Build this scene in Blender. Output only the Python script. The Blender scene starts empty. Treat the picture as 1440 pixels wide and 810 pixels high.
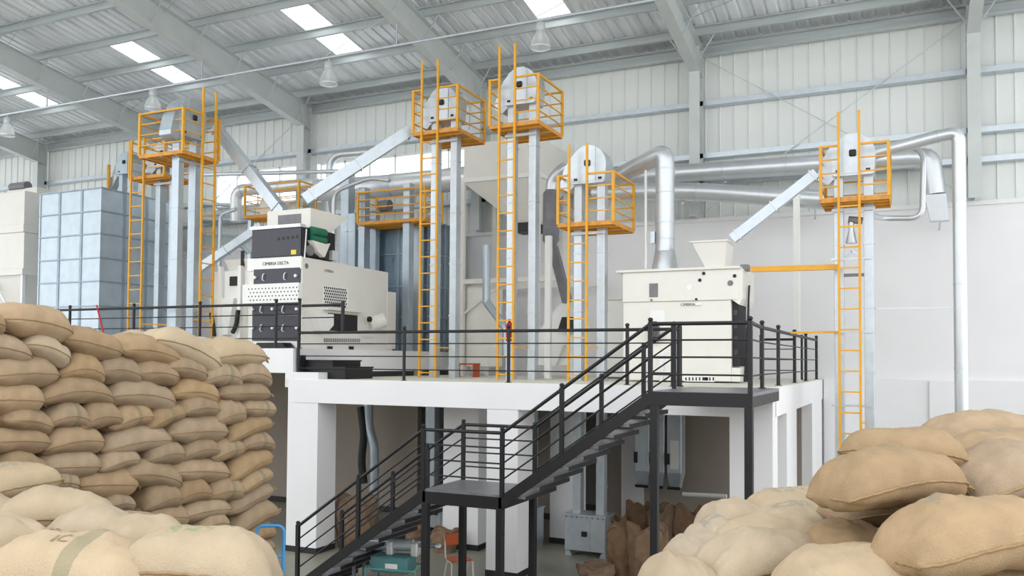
import bpy, bmesh, math, random
import numpy as np
from mathutils import Vector, Matrix, noise
random.seed(7)
SC = bpy.context.scene
COL = SC.collection
# ------------------------------------------------------------------ camera
FPX, PCY, PITCH, YAW, ROLL = 1205.542, 467.133, .03275402, .43875083, .00685237
CAM = np.array([0, 0, 4.02])
_cp, _sp = math.cos(PITCH), math.sin(PITCH)
FW = np.array([-math.sin(YAW)*_cp, math.cos(YAW)*_cp, _sp])
_rt = np.array([math.cos(YAW), math.sin(YAW), 0]); _up = np.cross(_rt, FW)
RT = _rt*math.cos(ROLL) + _up*math.sin(ROLL); UP = -_rt*math.sin(ROLL) + _up*math.cos(ROLL)
cd = bpy.data.cameras.new('camera'); co = bpy.data.objects.new('camera', cd); COL.objects.link(co)
cd.sensor_fit = 'HORIZONTAL'; cd.sensor_width = 36; cd.lens = FPX/1440*36
cd.shift_y = (PCY-405)/1440; cd.clip_end = 300; cd.clip_start = .05
m = Matrix.Identity(4)
for i in range(3):
    m[i][0] = RT[i]; m[i][1] = UP[i]; m[i][2] = -FW[i]; m[i][3] = CAM[i]
co.matrix_world = m
SC.camera = co
# ------------------------------------------------------------------ daylight
W = bpy.data.worlds.new('overcast_sky'); SC.world = W; W.use_nodes = True
bg = W.node_tree.nodes['Background']
bg.inputs[0].default_value = (.95, .975, 1, 1); bg.inputs[1].default_value = 2.2
SC.view_settings.view_transform = 'Standard'; SC.view_settings.look = 'None'
SC.view_settings.gamma = 1; SC.view_settings.use_curve_mapping = False
SC.view_settings.exposure = 0.0

# ------------------------------------------------------------------ pixel helpers (frame 1440 x 810): a pixel is a direction, a known plane gives the place
def ray(u, v): return (u-720)/FPX*RT - (v-PCY)/FPX*UP + FW
def onz(u, v, z): d = ray(u, v); return CAM + d*((z-CAM[2])/d[2])
def ony(u, v, y): d = ray(u, v); return CAM + d*((y-CAM[1])/d[1])
def onx(u, v, x): d = ray(u, v); return CAM + d*((x-CAM[0])/d[0])

# ------------------------------------------------------------------ materials
MAT = {}
def mat(name, col, rough=.6, metal=0., var=.08, scale=3., bump=0., bscale=60., col2=None, stretch=None, objvar=0., rvar=0.):
    mt = bpy.data.materials.new(name); mt.use_nodes = True; nt = mt.node_tree; N = nt.nodes; L = nt.links
    b = N['Principled BSDF']; b.inputs['Roughness'].default_value = rough; b.inputs['Metallic'].default_value = metal
    tc = N.new('ShaderNodeTexCoord'); mp = N.new('ShaderNodeMapping'); L.new(tc.outputs['Object'], mp.inputs[0])
    if stretch: mp.inputs['Scale'].default_value = stretch
    nz = N.new('ShaderNodeTexNoise'); nz.inputs['Scale'].default_value = scale; nz.inputs['Detail'].default_value = 6
    L.new(mp.outputs[0], nz.inputs[0])
    rp = N.new('ShaderNodeValToRGB'); L.new(nz.outputs[0], rp.inputs[0])
    c1 = [max(0, c*(1-var)) for c in col]; c2 = col2 or [min(1, c*(1+var)) for c in col]
    rp.color_ramp.elements[0].position = .32; rp.color_ramp.elements[1].position = .68
    rp.color_ramp.elements[0].color = (*c1, 1); rp.color_ramp.elements[1].color = (*c2, 1)
    out = rp.outputs[0]
    if objvar:
        oi = N.new('ShaderNodeObjectInfo'); hs = N.new('ShaderNodeHueSaturation')
        mr = N.new('ShaderNodeMapRange'); mr.inputs[3].default_value = 1-objvar; mr.inputs[4].default_value = 1+objvar
        L.new(oi.outputs['Random'], mr.inputs[0]); L.new(mr.outputs[0], hs.inputs['Value']); L.new(out, hs.inputs['Color'])
        ms = N.new('ShaderNodeMath'); ms.operation = 'MULTIPLY_ADD'; ms.inputs[1].default_value = 7.31; ms.inputs[2].default_value = .13
        fr = N.new('ShaderNodeMath'); fr.operation = 'FRACT'; L.new(oi.outputs['Random'], ms.inputs[0]); L.new(ms.outputs[0], fr.inputs[0])
        m2 = N.new('ShaderNodeMapRange'); m2.inputs[3].default_value = .82; m2.inputs[4].default_value = 1.06
        L.new(fr.outputs[0], m2.inputs[0]); L.new(m2.outputs[0], hs.inputs['Saturation'])
        out = hs.outputs[0]
    L.new(out, b.inputs['Base Color'])
    if rvar:
        m3 = N.new('ShaderNodeMapRange'); m3.inputs[3].default_value = max(.02, rough-rvar); m3.inputs[4].default_value = rough+rvar
        L.new(nz.outputs[0], m3.inputs[0]); L.new(m3.outputs[0], b.inputs['Roughness'])
    if bump:
        n2 = N.new('ShaderNodeTexNoise'); n2.inputs['Scale'].default_value = bscale; n2.inputs['Detail'].default_value = 3
        L.new(tc.outputs['Object'], n2.inputs[0])
        bp = N.new('ShaderNodeBump'); bp.inputs['Strength'].default_value = bump; bp.inputs['Distance'].default_value = .01
        L.new(n2.outputs[0], bp.inputs['Height']); L.new(bp.outputs[0], b.inputs['Normal'])
    MAT[name] = mt
    return mt
def srgb(r, g, b):
    f = lambda c: (c/12.92 if c <= .04045 else ((c+.055)/1.055)**2.4)
    return tuple(f(x/255) for x in (r, g, b))
mat('plaster', srgb(236, 235, 236), .85, var=.03, scale=.6, bump=.05, bscale=40)
mat('grey_plaster', srgb(158, 148, 137), .9, var=.06, scale=.5, bump=.05)
mat('cladding', srgb(226, 229, 225), .42, var=.03, scale=1.2, stretch=(1, 1, .2))
mat('roof_sheet', srgb(234, 237, 240), .38, .25, var=.16, scale=1.6, stretch=(3, .25, 1), rvar=.1)
mat('beam_paint', srgb(200, 205, 203), .5, var=.04, scale=2)
mat('purlin_steel', srgb(196, 202, 202), .42, .35, var=.08, scale=3, stretch=(.3, 3, 3))
mat('galvanised', srgb(198, 206, 212), .36, .55, var=.06, scale=6, rvar=.05)
mat('galvanised_blue', srgb(184, 196, 204), .36, .5, var=.07, scale=3, rvar=.06)
mat('duct_steel', srgb(206, 210, 213), .34, .62, var=.03, scale=4, rvar=.04)
mat('pale_duct', srgb(226, 229, 231), .3, .35, var=.04, scale=4)
mat('galvanised_dark', srgb(132, 150, 162), .3, .7, var=.16, scale=2.5, stretch=(2, 2, .5), rvar=.1)
mat('cream', srgb(231, 228, 220), .42, var=.02, scale=2)
mat('white_paint', srgb(240, 240, 236), .45, var=.02, scale=2)
mat('black_paint', srgb(24, 24, 27), .5, var=.2, scale=9, rvar=.1)
mat('tread_steel', srgb(128, 130, 132), .4, .3, var=.2, scale=6, rvar=.1)
mat('dark_panel', srgb(56, 55, 66), .32, var=.08, scale=4)
mat('black_plastic', srgb(24, 24, 26), .5, var=.2, scale=8)
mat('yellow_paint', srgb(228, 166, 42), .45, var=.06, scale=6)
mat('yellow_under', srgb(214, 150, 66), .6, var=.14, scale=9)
mat('floor_concrete', srgb(140, 138, 124), .4, var=.14, scale=.8, rvar=.15, bump=.03)
mat('deck_concrete', srgb(226, 224, 212), .7, var=.06, scale=1.2)
mat('burlap', srgb(174, 148, 115), .95, var=.1, scale=7, bump=.9, bscale=170, objvar=.12)
mat('burlap_tan', srgb(196, 176, 147), .95, var=.07, scale=6, bump=.9, bscale=170, objvar=.05)  # own tan on some sacks; paints strong top light on the high pile's pale ones
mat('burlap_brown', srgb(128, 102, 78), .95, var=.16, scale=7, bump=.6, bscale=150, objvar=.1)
mat('twine', srgb(160, 132, 96), .95, var=.15, scale=30)
mat('red_paint', srgb(190, 30, 40), .5)
mat('orange_ply', srgb(196, 88, 36), .5, var=.08, scale=8)
mat('teal_paint', srgb(88, 138, 140), .45)
mat('blue_paint', srgb(64, 150, 214), .4)
mat('green_motor', srgb(30, 110, 82), .45)
mat('yellow_sign', srgb(236, 210, 60), .5)
mat('grey_motor', srgb(120, 118, 122), .45, var=.1, scale=6)
mat('lamp_steel', srgb(225, 228, 230), .3, .5)
mat('rib_steel', srgb(150, 164, 175), .4, .4)
mat('skirting', srgb(40, 38, 38), .6)
def glass(name, col, rough, mix):
    mt = bpy.data.materials.new(name); mt.use_nodes = True; nt = mt.node_tree; N = nt.nodes; L = nt.links
    N.remove(N['Principled BSDF']); o = N['Material Output']
    a = N.new('ShaderNodeBsdfTransparent'); a.inputs[0].default_value = (*col, 1)
    g = N.new('ShaderNodeBsdfTranslucent'); g.inputs[0].default_value = (*col, 1)
    x = N.new('ShaderNodeMixShader'); x.inputs[0].default_value = mix
    L.new(a.outputs[0], x.inputs[1]); L.new(g.outputs[0], x.inputs[2]); L.new(x.outputs[0], o.inputs[0])
    MAT[name] = mt
glass('skylight_sheet', (.96, .98, .98), .2, .3)
glass('window_glass', (.95, .97, .98), .05, .06)
glass('lamp_glass', (.97, .98, .98), .1, .5)
def burlap_print(name, base, kind):
    """burlap with a printed mark: a woven stripe round the bag or faint stencilled patches"""
    mt = MAT[base].copy(); mt.name = name; nt = mt.node_tree; N = nt.nodes; L = nt.links
    b = N['Principled BSDF']; src = b.inputs['Base Color'].links[0].from_socket
    tc = N.new('ShaderNodeTexCoord'); sx = N.new('ShaderNodeSeparateXYZ'); L.new(tc.outputs['Object'], sx.inputs[0])
    def near(sock, c, w):
        s = N.new('ShaderNodeMath'); s.operation = 'SUBTRACT'; s.inputs[1].default_value = c; L.new(sock, s.inputs[0])
        a = N.new('ShaderNodeMath'); a.operation = 'ABSOLUTE'; L.new(s.outputs[0], a.inputs[0])
        l = N.new('ShaderNodeMath'); l.operation = 'LESS_THAN'; l.inputs[1].default_value = w; L.new(a.outputs[0], l.inputs[0])
        return l.outputs[0]
    def mul(a, c):
        q = N.new('ShaderNodeMath'); q.operation = 'MULTIPLY'; L.new(a, q.inputs[0])
        if isinstance(c, float): q.inputs[1].default_value = c
        else: L.new(c, q.inputs[1])
        return q.outputs[0]
    if kind == 'band':
        f = mul(near(sx.outputs[0], .06, .035), .45); colr = srgb(112, 120, 96)
    else:
        nz = N.new('ShaderNodeTexNoise'); nz.inputs['Scale'].default_value = 22; L.new(tc.outputs['Object'], nz.inputs[0])
        g = N.new('ShaderNodeMath'); g.operation = 'GREATER_THAN'; g.inputs[1].default_value = .5; L.new(nz.outputs[0], g.inputs[0])
        f = mul(mul(mul(near(sx.outputs[0], -.02, .17), near(sx.outputs[1], .02, .07)), g.outputs[0]), .4)
        colr = srgb(96, 150, 90) if kind == 'green' else srgb(130, 138, 132)
    mx = N.new('ShaderNodeMixRGB'); mx.inputs[2].default_value = (*colr, 1)
    L.new(f, mx.inputs[0]); L.new(src, mx.inputs[1]); L.new(mx.outputs[0], b.inputs['Base Color'])
    MAT[name] = mt
for bs in ('burlap', 'burlap_tan'):
    for kd in ('band', 'green', 'grey'):
        burlap_print(bs+'_'+kd, bs, kd)

# ------------------------------------------------------------------ mesh building
ORG = {}
def V3(p): return np.array([float(p[0]), float(p[1]), float(p[2])])
class MB:
    def __init__(s): s.v = []; s.f = []
    def add(s, vs, fs):
        n = len(s.v); s.v += [tuple(map(float, p)) for p in vs]; s.f += [tuple(i+n for i in q) for q in fs]; return s
    def box(s, a, b, rz=0, piv=None):
        x0, y0, z0 = a; x1, y1, z1 = b
        vs = [(x0,y0,z0),(x1,y0,z0),(x1,y1,z0),(x0,y1,z0),(x0,y0,z1),(x1,y0,z1),(x1,y1,z1),(x0,y1,z1)]
        return s.add(vs, [(0,3,2,1),(4,5,6,7),(0,1,5,4),(1,2,6,5),(2,3,7,6),(3,0,4,7)])
    def cbox(s, a, b, c=.012):
        """box with chamfered edges"""
        a, b = np.minimum(a, b), np.maximum(a, b); vs = []; idx = {}
        for ix in (0,1):
            for iy in (0,1):
                for iz in (0,1):
                    p = [(a,b)[ix][0], (a,b)[iy][1], (a,b)[iz][2]]; sg = [1-2*ix, 1-2*iy, 1-2*iz]
                    for ax in range(3):
                        q = list(p)
                        for k in range(3):
                            if k != ax: q[k] += sg[k]*c
                        idx[(ix,iy,iz,ax)] = len(vs); vs.append(q)
        F = []
        for ax in range(3):
            o = [k for k in range(3) if k != ax]
            for sd in (0,1):
                q = []
                for t in ((0,0),(1,0),(1,1),(0,1)):
                    e = [0,0,0]; e[ax] = sd; e[o[0]] = t[0]; e[o[1]] = t[1]; q.append(idx[(*e, ax)])
                F.append(tuple(q))
        for ax in range(3):
            o = [k for k in range(3) if k != ax]
            for t in ((0,0),(1,0),(1,1),(0,1)):
                e0 = [0,0,0]; e0[o[0]] = t[0]; e0[o[1]] = t[1]; e1 = list(e0); e1[ax] = 1
                F.append((idx[(*e0,o[0])], idx[(*e0,o[1])], idx[(*e1,o[1])], idx[(*e1,o[0])]))
        for ix in (0,1):
            for iy in (0,1):
                for iz in (0,1): F.append(tuple(idx[(ix,iy,iz,ax)] for ax in range(3)))
        return s.add(vs, F)
    def bar(s, p, q, w, h=None, up=(0,0,1)):
        """square bar from p to q, w wide, h high"""
        p, q = V3(p), V3(q); d = q-p; d /= np.linalg.norm(d); h = h or w
        upv = V3(up)
        if abs(d@upv) > .98: upv = np.array([0,1.,0])
        x = np.cross(d, upv); x /= np.linalg.norm(x); z = np.cross(x, d)
        c = [(-1,-1),(1,-1),(1,1),(-1,1)]
        vs = [p+x*a*w/2+z*b*h/2 for a, b in c] + [q+x*a*w/2+z*b*h/2 for a, b in c]
        return s.add(vs, [(0,3,2,1),(4,5,6,7),(0,1,5,4),(1,2,6,5),(2,3,7,6),(3,0,4,7)])
    def tube(s, pts, r, n=10, caps=True, rs=None):
        pts = [V3(p) for p in pts]; m = len(pts); t = []
        for i in range(m):
            d = pts[min(i+1,m-1)]-pts[max(i-1,0)]; t.append(d/np.linalg.norm(d))
        a = np.array([0,0,1.]) if abs(t[0][2]) < .9 else np.array([1.,0,0])
        x = np.cross(t[0], a); x /= np.linalg.norm(x); vs = []
        for i in range(m):
            x = x - t[i]*(x@t[i]); x /= np.linalg.norm(x); y = np.cross(t[i], x)
            ri = rs[i] if rs else r
            vs += [pts[i]+ri*(math.cos(k*2*math.pi/n)*x+math.sin(k*2*math.pi/n)*y) for k in range(n)]
        fs = [(i*n+k, i*n+(k+1)%n, (i+1)*n+(k+1)%n, (i+1)*n+k) for i in range(m-1) for k in range(n)]
        if caps: fs += [tuple(range(n-1,-1,-1)), tuple((m-1)*n+k for k in range(n))]
        return s.add(vs, fs)
    def lathe(s, c, prof, n=16, cap=True):
        """profile of (radius, z) about the vertical through c"""
        vs = [(c[0]+r*math.cos(k*2*math.pi/n), c[1]+r*math.sin(k*2*math.pi/n), c[2]+z) for r, z in prof for k in range(n)]
        m = len(prof)
        return s.add(vs, [(i*n+k, i*n+(k+1)%n, (i+1)*n+(k+1)%n, (i+1)*n+k) for i in range(m-1) for k in range(n)] + ([tuple(range(n-1,-1,-1)), tuple((m-1)*n+k for k in range(n))] if cap else []))
    def prism(s, poly, d0, d1, axis='y'):
        """polygon in xz (axis y), yz (axis x) or xy (axis z) extruded from d0 to d1"""
        f = {'y': lambda a, b, d: (a, d, b), 'x': lambda a, b, d: (d, a, b), 'z': lambda a, b, d: (a, b, d)}[axis]
        n = len(poly); vs = [f(a, b, d0) for a, b in poly]+[f(a, b, d1) for a, b in poly]
        return s.add(vs, [tuple(range(n)), tuple(range(2*n-1, n-1, -1))]+[(i, n+i, n+(i+1)%n, (i+1)%n) for i in range(n)])
    def frustum(s, lo, hi, z0, z1):
        """lo, hi = (x0,y0,x1,y1) rectangles at z0 and z1"""
        r = lambda q, z: [(q[0],q[1],z),(q[2],q[1],z),(q[2],q[3],z),(q[0],q[3],z)]
        return s.add(r(lo,z0)+r(hi,z1), [(0,3,2,1),(4,5,6,7),(0,1,5,4),(1,2,6,5),(2,3,7,6),(3,0,4,7)])
    def build(s, name, material, parent=None, smooth=False, org=None):
        me = bpy.data.meshes.new(name)
        if org is None: org = ORG[parent.name] if parent is not None else (0,0,0)
        po = ORG[parent.name] if parent is not None else (0,0,0)
        o3 = np.array(org, float)
        me.from_pydata([tuple(np.array(p)-o3) for p in s.v], [], s.f)
        bm = bmesh.new(); bm.from_mesh(me); bmesh.ops.recalc_face_normals(bm, faces=bm.faces); bm.to_mesh(me); bm.free()
        if smooth:
            me.polygons.foreach_set('use_smooth', [True]*len(me.polygons))
            try: me.set_sharp_from_angle(angle=math.radians(40))
            except Exception: pass
        me.materials.append(MAT[material]); ob = bpy.data.objects.new(name, me); COL.objects.link(ob)
        ob.parent = parent; ob.location = o3-np.array(po, float); ORG[ob.name] = tuple(o3)
        return ob
def tag(o, label, cat, group=None):
    o['label'] = label; o['category'] = cat
    if group: o['group'] = group
    return o
def thing(name, label, cat, loc=(0,0,0), group=None):
    o = bpy.data.objects.new(name, None); COL.objects.link(o); o.location = loc; o.empty_display_size = .1
    ORG[o.name] = tuple(map(float, loc)); tag(o, label, cat, group); return o
def struct(name, loc=(0,0,0)):
    o = bpy.data.objects.new(name, None); COL.objects.link(o); o.location = loc; ORG[o.name] = tuple(map(float, loc)); o['kind'] = 'structure'; return o
def share(ob, loc, parent=None, rz=None):
    """another object of the same mesh; loc is the world place of its origin"""
    c = bpy.data.objects.new(ob.name.split('.')[0], ob.data); COL.objects.link(c); c.parent = parent
    po = ORG[parent.name] if parent is not None else (0,0,0)
    c.location = np.array(loc, float)-np.array(po); ORG[c.name] = tuple(map(float, loc))
    if rz is not None: c.rotation_euler.z = rz
    return c
def box(name, a, b, material, parent=None, ch=0):
    mb = MB(); a, b = np.array(a, float), np.array(b, float); a, b = np.minimum(a, b), np.maximum(a, b)
    (mb.cbox(a, b, ch) if ch else mb.box(a, b))
    return mb.build(name, material, parent)
def bar(name, p, q, w, material, parent=None, h=None): return MB().bar(p, q, w, h).build(name, material, parent)
def tube(name, pts, r, material, parent=None, n=10): return MB().tube(pts, r, n).build(name, material, parent, smooth=True)
def bend(pts, r=.3, k=6):
    """round the corners of a polyline"""
    pts = [V3(p) for p in pts]; out = [pts[0]]
    for i in range(1, len(pts)-1):
        a, b, c = pts[i-1], pts[i], pts[i+1]; d1 = (a-b); d2 = (c-b); l1 = np.linalg.norm(d1); l2 = np.linalg.norm(d2)
        q = min(r, l1*.49, l2*.49); p0 = b+d1/l1*q; p1 = b+d2/l2*q
        for t in np.linspace(0, 1, k): out.append((1-t)**2*p0+2*t*(1-t)*b+t*t*p1)
    out.append(pts[-1]); return out
_fc = {}
def text_mesh(s, size, material, parent, loc, ux, uz, name='lettering', ext=.002):
    """flat lettering with its left end at loc, reading along ux, upright along uz"""
    cu = bpy.data.curves.new('lettering', 'FONT'); cu.body = s; cu.size = size; cu.extrude = ext; cu.resolution_u = 2
    t = bpy.data.objects.new('tmp', cu); COL.objects.link(t); bpy.context.view_layer.update()
    me = bpy.data.meshes.new_from_object(t.evaluated_get(bpy.context.evaluated_depsgraph_get())); bpy.data.objects.remove(t)
    ux, uz = V3(ux), V3(uz); ux /= np.linalg.norm(ux); uz /= np.linalg.norm(uz); n = np.cross(ux, uz)
    for vv in me.vertices:
        p = V3(loc)+ux*vv.co.x+uz*vv.co.y+n*vv.co.z-np.array(ORG[parent.name]); vv.co = p
    me.materials.clear(); me.materials.append(MAT[material]); ob = bpy.data.objects.new(name, me); COL.objects.link(ob); ob.parent = parent; ORG[ob.name] = ORG[parent.name]
    return ob
# ------------------------------------------------------------------ hall shell
WALLY = 22.8; RXW = -2.05; XL, XR = -44.2, 7.8
BAYS = [1.3-6.5*k for k in range(-1, 8)]           # column lines along the back wall
floor = MB().box((XL, -8, -.2), (XR+4, 23.4, 0)).build('floor', 'floor_concrete'); floor['kind'] = 'structure'
wall = struct('wall_back', (0, WALLY, 0))
box('masonry', (XL, WALLY, 0), (XR, WALLY+.3, 7.74), 'plaster', wall)
box('wall_plinth', (RXW, WALLY-.1, 0), (XR, WALLY, 3.62), 'plaster', wall)
for xx in (.32, 4.6): box('pilaster', (xx, WALLY-.16, 0), (xx+.66, WALLY-.1, 3.6), 'plaster', wall)
box('wall_ledge', (XL, WALLY-.07, 7.74), (XR, WALLY+.3, 7.84), 'plaster', wall)
WIN = [(-22.3, -18.55, 9.3, 10.55), (-17.75, -11.95, 9.25, 10.5)]
PW = .38
def panel_profile(z0, z1):
    pr = [(0,.02),(.012,-.012),(.03,-.012),(.042,.02),(PW,.02)]
    n = len(pr); vs = [(x, y, z) for z in (z0, z1) for x, y in pr]
    return MB().add(vs, [(i, i+1, n+i+1, n+i) for i in range(n-1)])
pm = {}
for i in range(int((XR-XL)/PW)):
    x = XL+i*PW; w = [q for q in WIN if x+PW > q[0]+.05 and x < q[1]-.05]
    segs = [(7.84, 12.72)] if not w else [(7.84, w[0][2]), (w[0][3], 12.72)]
    for sg in segs:
        if sg not in pm: pm[sg] = panel_profile(*sg).build('cladding_panel', 'cladding', wall, org=(0,0,0)); ob = pm[sg]; ob.location = np.array((x, WALLY+.12, 0))-np.array(ORG[wall.name])
        else: share(pm[sg], (x, WALLY+.12, 0), wall)
for k, (x0, x1, z0, z1) in enumerate(WIN):
    w = struct('window_%d' % (k+1), (x0, WALLY+.1, z0))
    y0, y1 = WALLY+.04, WALLY+.16
    box('frame_rail', (x0, y0, z0), (x1, y1, z0+.06), 'white_paint', w); box('frame_rail', (x0, y0, z1-.06), (x1, y1, z1), 'white_paint', w)
    n = round((x1-x0)/.95)
    for i in range(n+1):
        xx = x0+(x1-x0)*i/n; box('mullion', (xx-.025, y0, z0), (xx+.025, y1, z1), 'white_paint', w)
    for i in range(n):
        a = x0+(x1-x0)*i/n+.025; b = x0+(x1-x0)*(i+1)/n-.025
        box('pane', (a, WALLY+.095, z0+.06), (b, WALLY+.1, z1-.06), 'window_glass', w)
def cprof(h, d, t=.012):    # C section in (y, z), web at y = d
    return [(0,0),(d,0),(d,h),(0,h),(0,h-.03),(t,h-.03),(t,h-t),(d-t,h-t),(d-t,t),(t,t),(t,.03),(0,.03)]
def cbeam(x0, x1, y, z, h, d): return MB().prism([(y+a, z+b) for a, b in cprof(h, d)], x0, x1, 'x')
for zg in (8.72, 9.42, 10.83):
    for i in range(len(BAYS)-1):
        a, b = BAYS[i+1], BAYS[i]
        cuts = [(a, b)]
        for q in WIN:
            if q[2] < zg+.1 < q[3]: cuts = [c2 for c in cuts for c2 in ((c[0], min(c[1], q[0])), (max(c[0], q[1]), c[1])) if c2[1]-c2[0] > .2]
        for c in cuts: MB().prism([(WALLY-.1, zg+.02), (WALLY-.1, zg+.15), (WALLY+.1, zg+.17), (WALLY+.1, zg+.155), (WALLY-.085, zg+.14), (WALLY-.085, zg+.035), (WALLY+.1, zg+.015), (WALLY+.1, zg)], c[0], c[1], 'x').build('girt', 'galvanised', wall)
def column(x):
    mb = MB(); z0, z1 = 7.84, 12.35
    mb.box((x-.14, WALLY-.5, z0), (x+.14, WALLY-.48, z1)).box((x-.14, WALLY-.1, z0), (x+.14, WALLY-.08, z1)).box((x-.01, WALLY-.48, z0), (x+.01, WALLY-.1, z1))
    mb.box((x-.14, WALLY-.48, 11.65), (x+.14, WALLY-.1, 11.67))
    return mb.build('column', 'beam_paint', wall)
for x in BAYS: column(x)
for a, b in ((-5.05, 1.15), (-24.6, -18.4)):
    tube('brace_rod', [(a, WALLY-.2, 12.1), (b, WALLY-.2, 7.95)], .012, 'beam_paint', wall, 6)
    tube('brace_rod', [(b, WALLY-.16, 12.1), (a, WALLY-.16, 7.95)], .012, 'beam_paint', wall, 6)
wf = box('wall_front_light_block', (XL, -8.3, 0), (XR+4, -8, 4.5), 'plaster'); wf['kind'] = 'structure'  # unseen wall behind the camera, added and kept low to hold back level daylight
# roof
SL = .16; RY = 5.0
roofz = lambda y: 12.62+SL*(23-y)
ceil = struct('ceiling', (0, 23, 12.6))
def sheet(y0, y1, name, material):
    pr = []
    for k in range(3):
        x = k*.3095; pr += [(x,0),(x+.03,.045),(x+.075,.045),(x+.105,0)]
    pr.append((.9286, 0)); n = len(pr)
    vs = [(x, y, roofz(y)+z) for y in (y0, y1) for x, z in pr]
    return MB().add(vs, [(i, i+1, n+i+1, n+i) for i in range(n-1)])
SKY = [(17.9, 20.95), (11.6, 14.6), (6.0, 9.0)]
segs_full = [(RY, 23.4)]; segs_sky = [(RY, 6.0, 0), (6.0, 9.0, 1), (9.0, 11.6, 0), (11.6, 14.6, 1), (14.6, 17.9, 0), (17.9, 20.95, 1), (20.95, 23.4, 0)]  # skylight rows nearer the ridge lie out of view, added for daylight
sm = {}
for i in range(len(BAYS)-1):
    for j in range(7):
        x = BAYS[i+1]+j*.9286
        for s in (segs_sky if j == 3 else [(RY, 23.4, 0)]):
            if s not in sm: sm[s] = sheet(s[0], s[1], '', '').build(('roof_sheet', 'skylight')[s[2]], ('roof_sheet', 'skylight_sheet')[s[2]], ceil, org=(0,0,0)); sm[s].location = np.array((x,0,0))-np.array(ORG[ceil.name])
            else: share(sm[s], (x, 0, 0), ceil)
PUR = [22.05-1.49*k for k in range(12)]
for y in PUR:
    for i in range(len(BAYS)-1):
        cbeam(BAYS[i+1], BAYS[i], y-.04, roofz(y)-.255, .25, .09).build('purlin', 'purlin_steel', ceil)
for i in range(len(BAYS)-1):
    cbeam(BAYS[i+1], BAYS[i], WALLY-.12, 12.2, .3, .16).build('eave_beam', 'purlin_steel', ceil)
def rafter(x):
    zt = lambda y: roofz(y)-.26; zb = lambda y: 11.68+.178*(22.4-y)
    ys = [22.72, RY]; mb = MB()
    mb.prism([(y, zt(y)) for y in ys]+[(y, zb(y)) for y in ys[::-1]], x-.008, x+.008, 'x')
    mb.prism([(y, zt(y)) for y in ys]+[(y, zt(y)-.02) for y in ys[::-1]], x-.14, x+.14, 'x')
    mb.prism([(y, zb(y)) for y in ys]+[(y, zb(y)-.02) for y in ys[::-1]], x-.14, x+.14, 'x')
    return mb.build('rafter', 'beam_paint', ceil)
for x in BAYS:
    rafter(x)
    for y in PUR[:6]:
        for sg in (1, -1): bar('fly_brace', (x+sg*.1, y, 11.7+.178*(22.4-y)), (x+sg*.62, y, roofz(y)-.2), .03, 'purlin_steel', ceil, h=.03)
for y in (15.2, 19.7):
    for i in range(1, len(BAYS)-1):
        a = BAYS[i+1]; z = roofz(y)-.4
        tube('tie_rod', [(a, y+1.4, roofz(y+1.4)-.35), (a+6.5, y-1.4, roofz(y-1.4)-.35)], .01, 'purlin_steel', ceil, 6)
# lighting bar and high bay lamps
lb = thing('lighting_conduit', 'long galvanised conduit hung under the roof beams carrying the lamps', 'conduit', (-12, 18, 11.9))
tube('conduit_pipe', [(XL+2, 18, 11.9), (3, 18, 11.9)], .035, 'galvanised', lb, 8)
for x in BAYS[1:-1]: bar('hanger', (x, 18, 11.93), (x, 18, 12.48), .03, 'galvanised', lb)
LAMPS = [(760, 50, 'bell shaped high bay lamp hanging over the pair of tallest yellow ladders'), (462, 103, 'bell shaped high bay lamp hanging near the window wall column'),
         (215, 140, 'bell shaped high bay lamp hanging just behind the yellow cage over the twin grey legs'), (10, 178, 'bell shaped high bay lamp hanging over the white storage bin')]
for u, v, lab in LAMPS:
    p = ony(u, v, 18); t = thing('high_bay_lamp', lab, 'lamp', (p[0], 18, p[2]), 'high bay lamps')
    c = (p[0], 18, p[2])
    tube('hook', [(p[0], 18, 11.862), (p[0], 18, p[2]+.28)], .012, 'lamp_steel', t, 6)
    MB().lathe(c, [(.03,.3),(.09,.29),(.11,.24),(.11,.12),(.07,.1)][::-1], 16).build('ballast_housing', 'lamp_steel', t, True)
    MB().lathe(c, [(.235,-.29),(.225,-.2),(.19,-.08),(.13,.03),(.08,.1)], 20, False).build('lamp_shade', 'lamp_glass', t, True)
    MB().lathe(c, [(.245,-.3),(.245,-.27),(.225,-.27),(.225,-.3),(.245,-.3)], 20, False).build('rim', 'lamp_steel', t, True)
    MB().lathe(c, [(.03,-.16),(.05,-.12),(.05,.0),(.02,.08)], 10).build('bulb', 'white_paint', t, True)

# ------------------------------------------------------------------ mezzanine
FZ, UZ, FY, RX, PX = 3.6, 4.24, 14.4, -2.1, -11.85
mz = struct('floor_mezzanine', (0, FY, FZ))
box('deck_slab', (PX-.2, FY, 3.42), (RX, WALLY, FZ), 'deck_concrete', mz)
box('front_beam', (PX+.05, FY-.02, 3.11), (RX+.02, FY+.35, FZ-.01), 'plaster', mz)
box('side_beam', (RX-.35, FY+.3, 3.11), (RX+.02, WALLY, FZ-.01), 'plaster', mz)
for y in (17.4, 20.2): box('cross_beam', (PX, y, 3.11), (RX-.3, y+.35, 3.43), 'plaster', mz)
for x in (-7.0, -9.4): box('cross_beam', (x, FY+.3, 3.14), (x+.3, WALLY, 3.43), 'plaster', mz)
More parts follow.
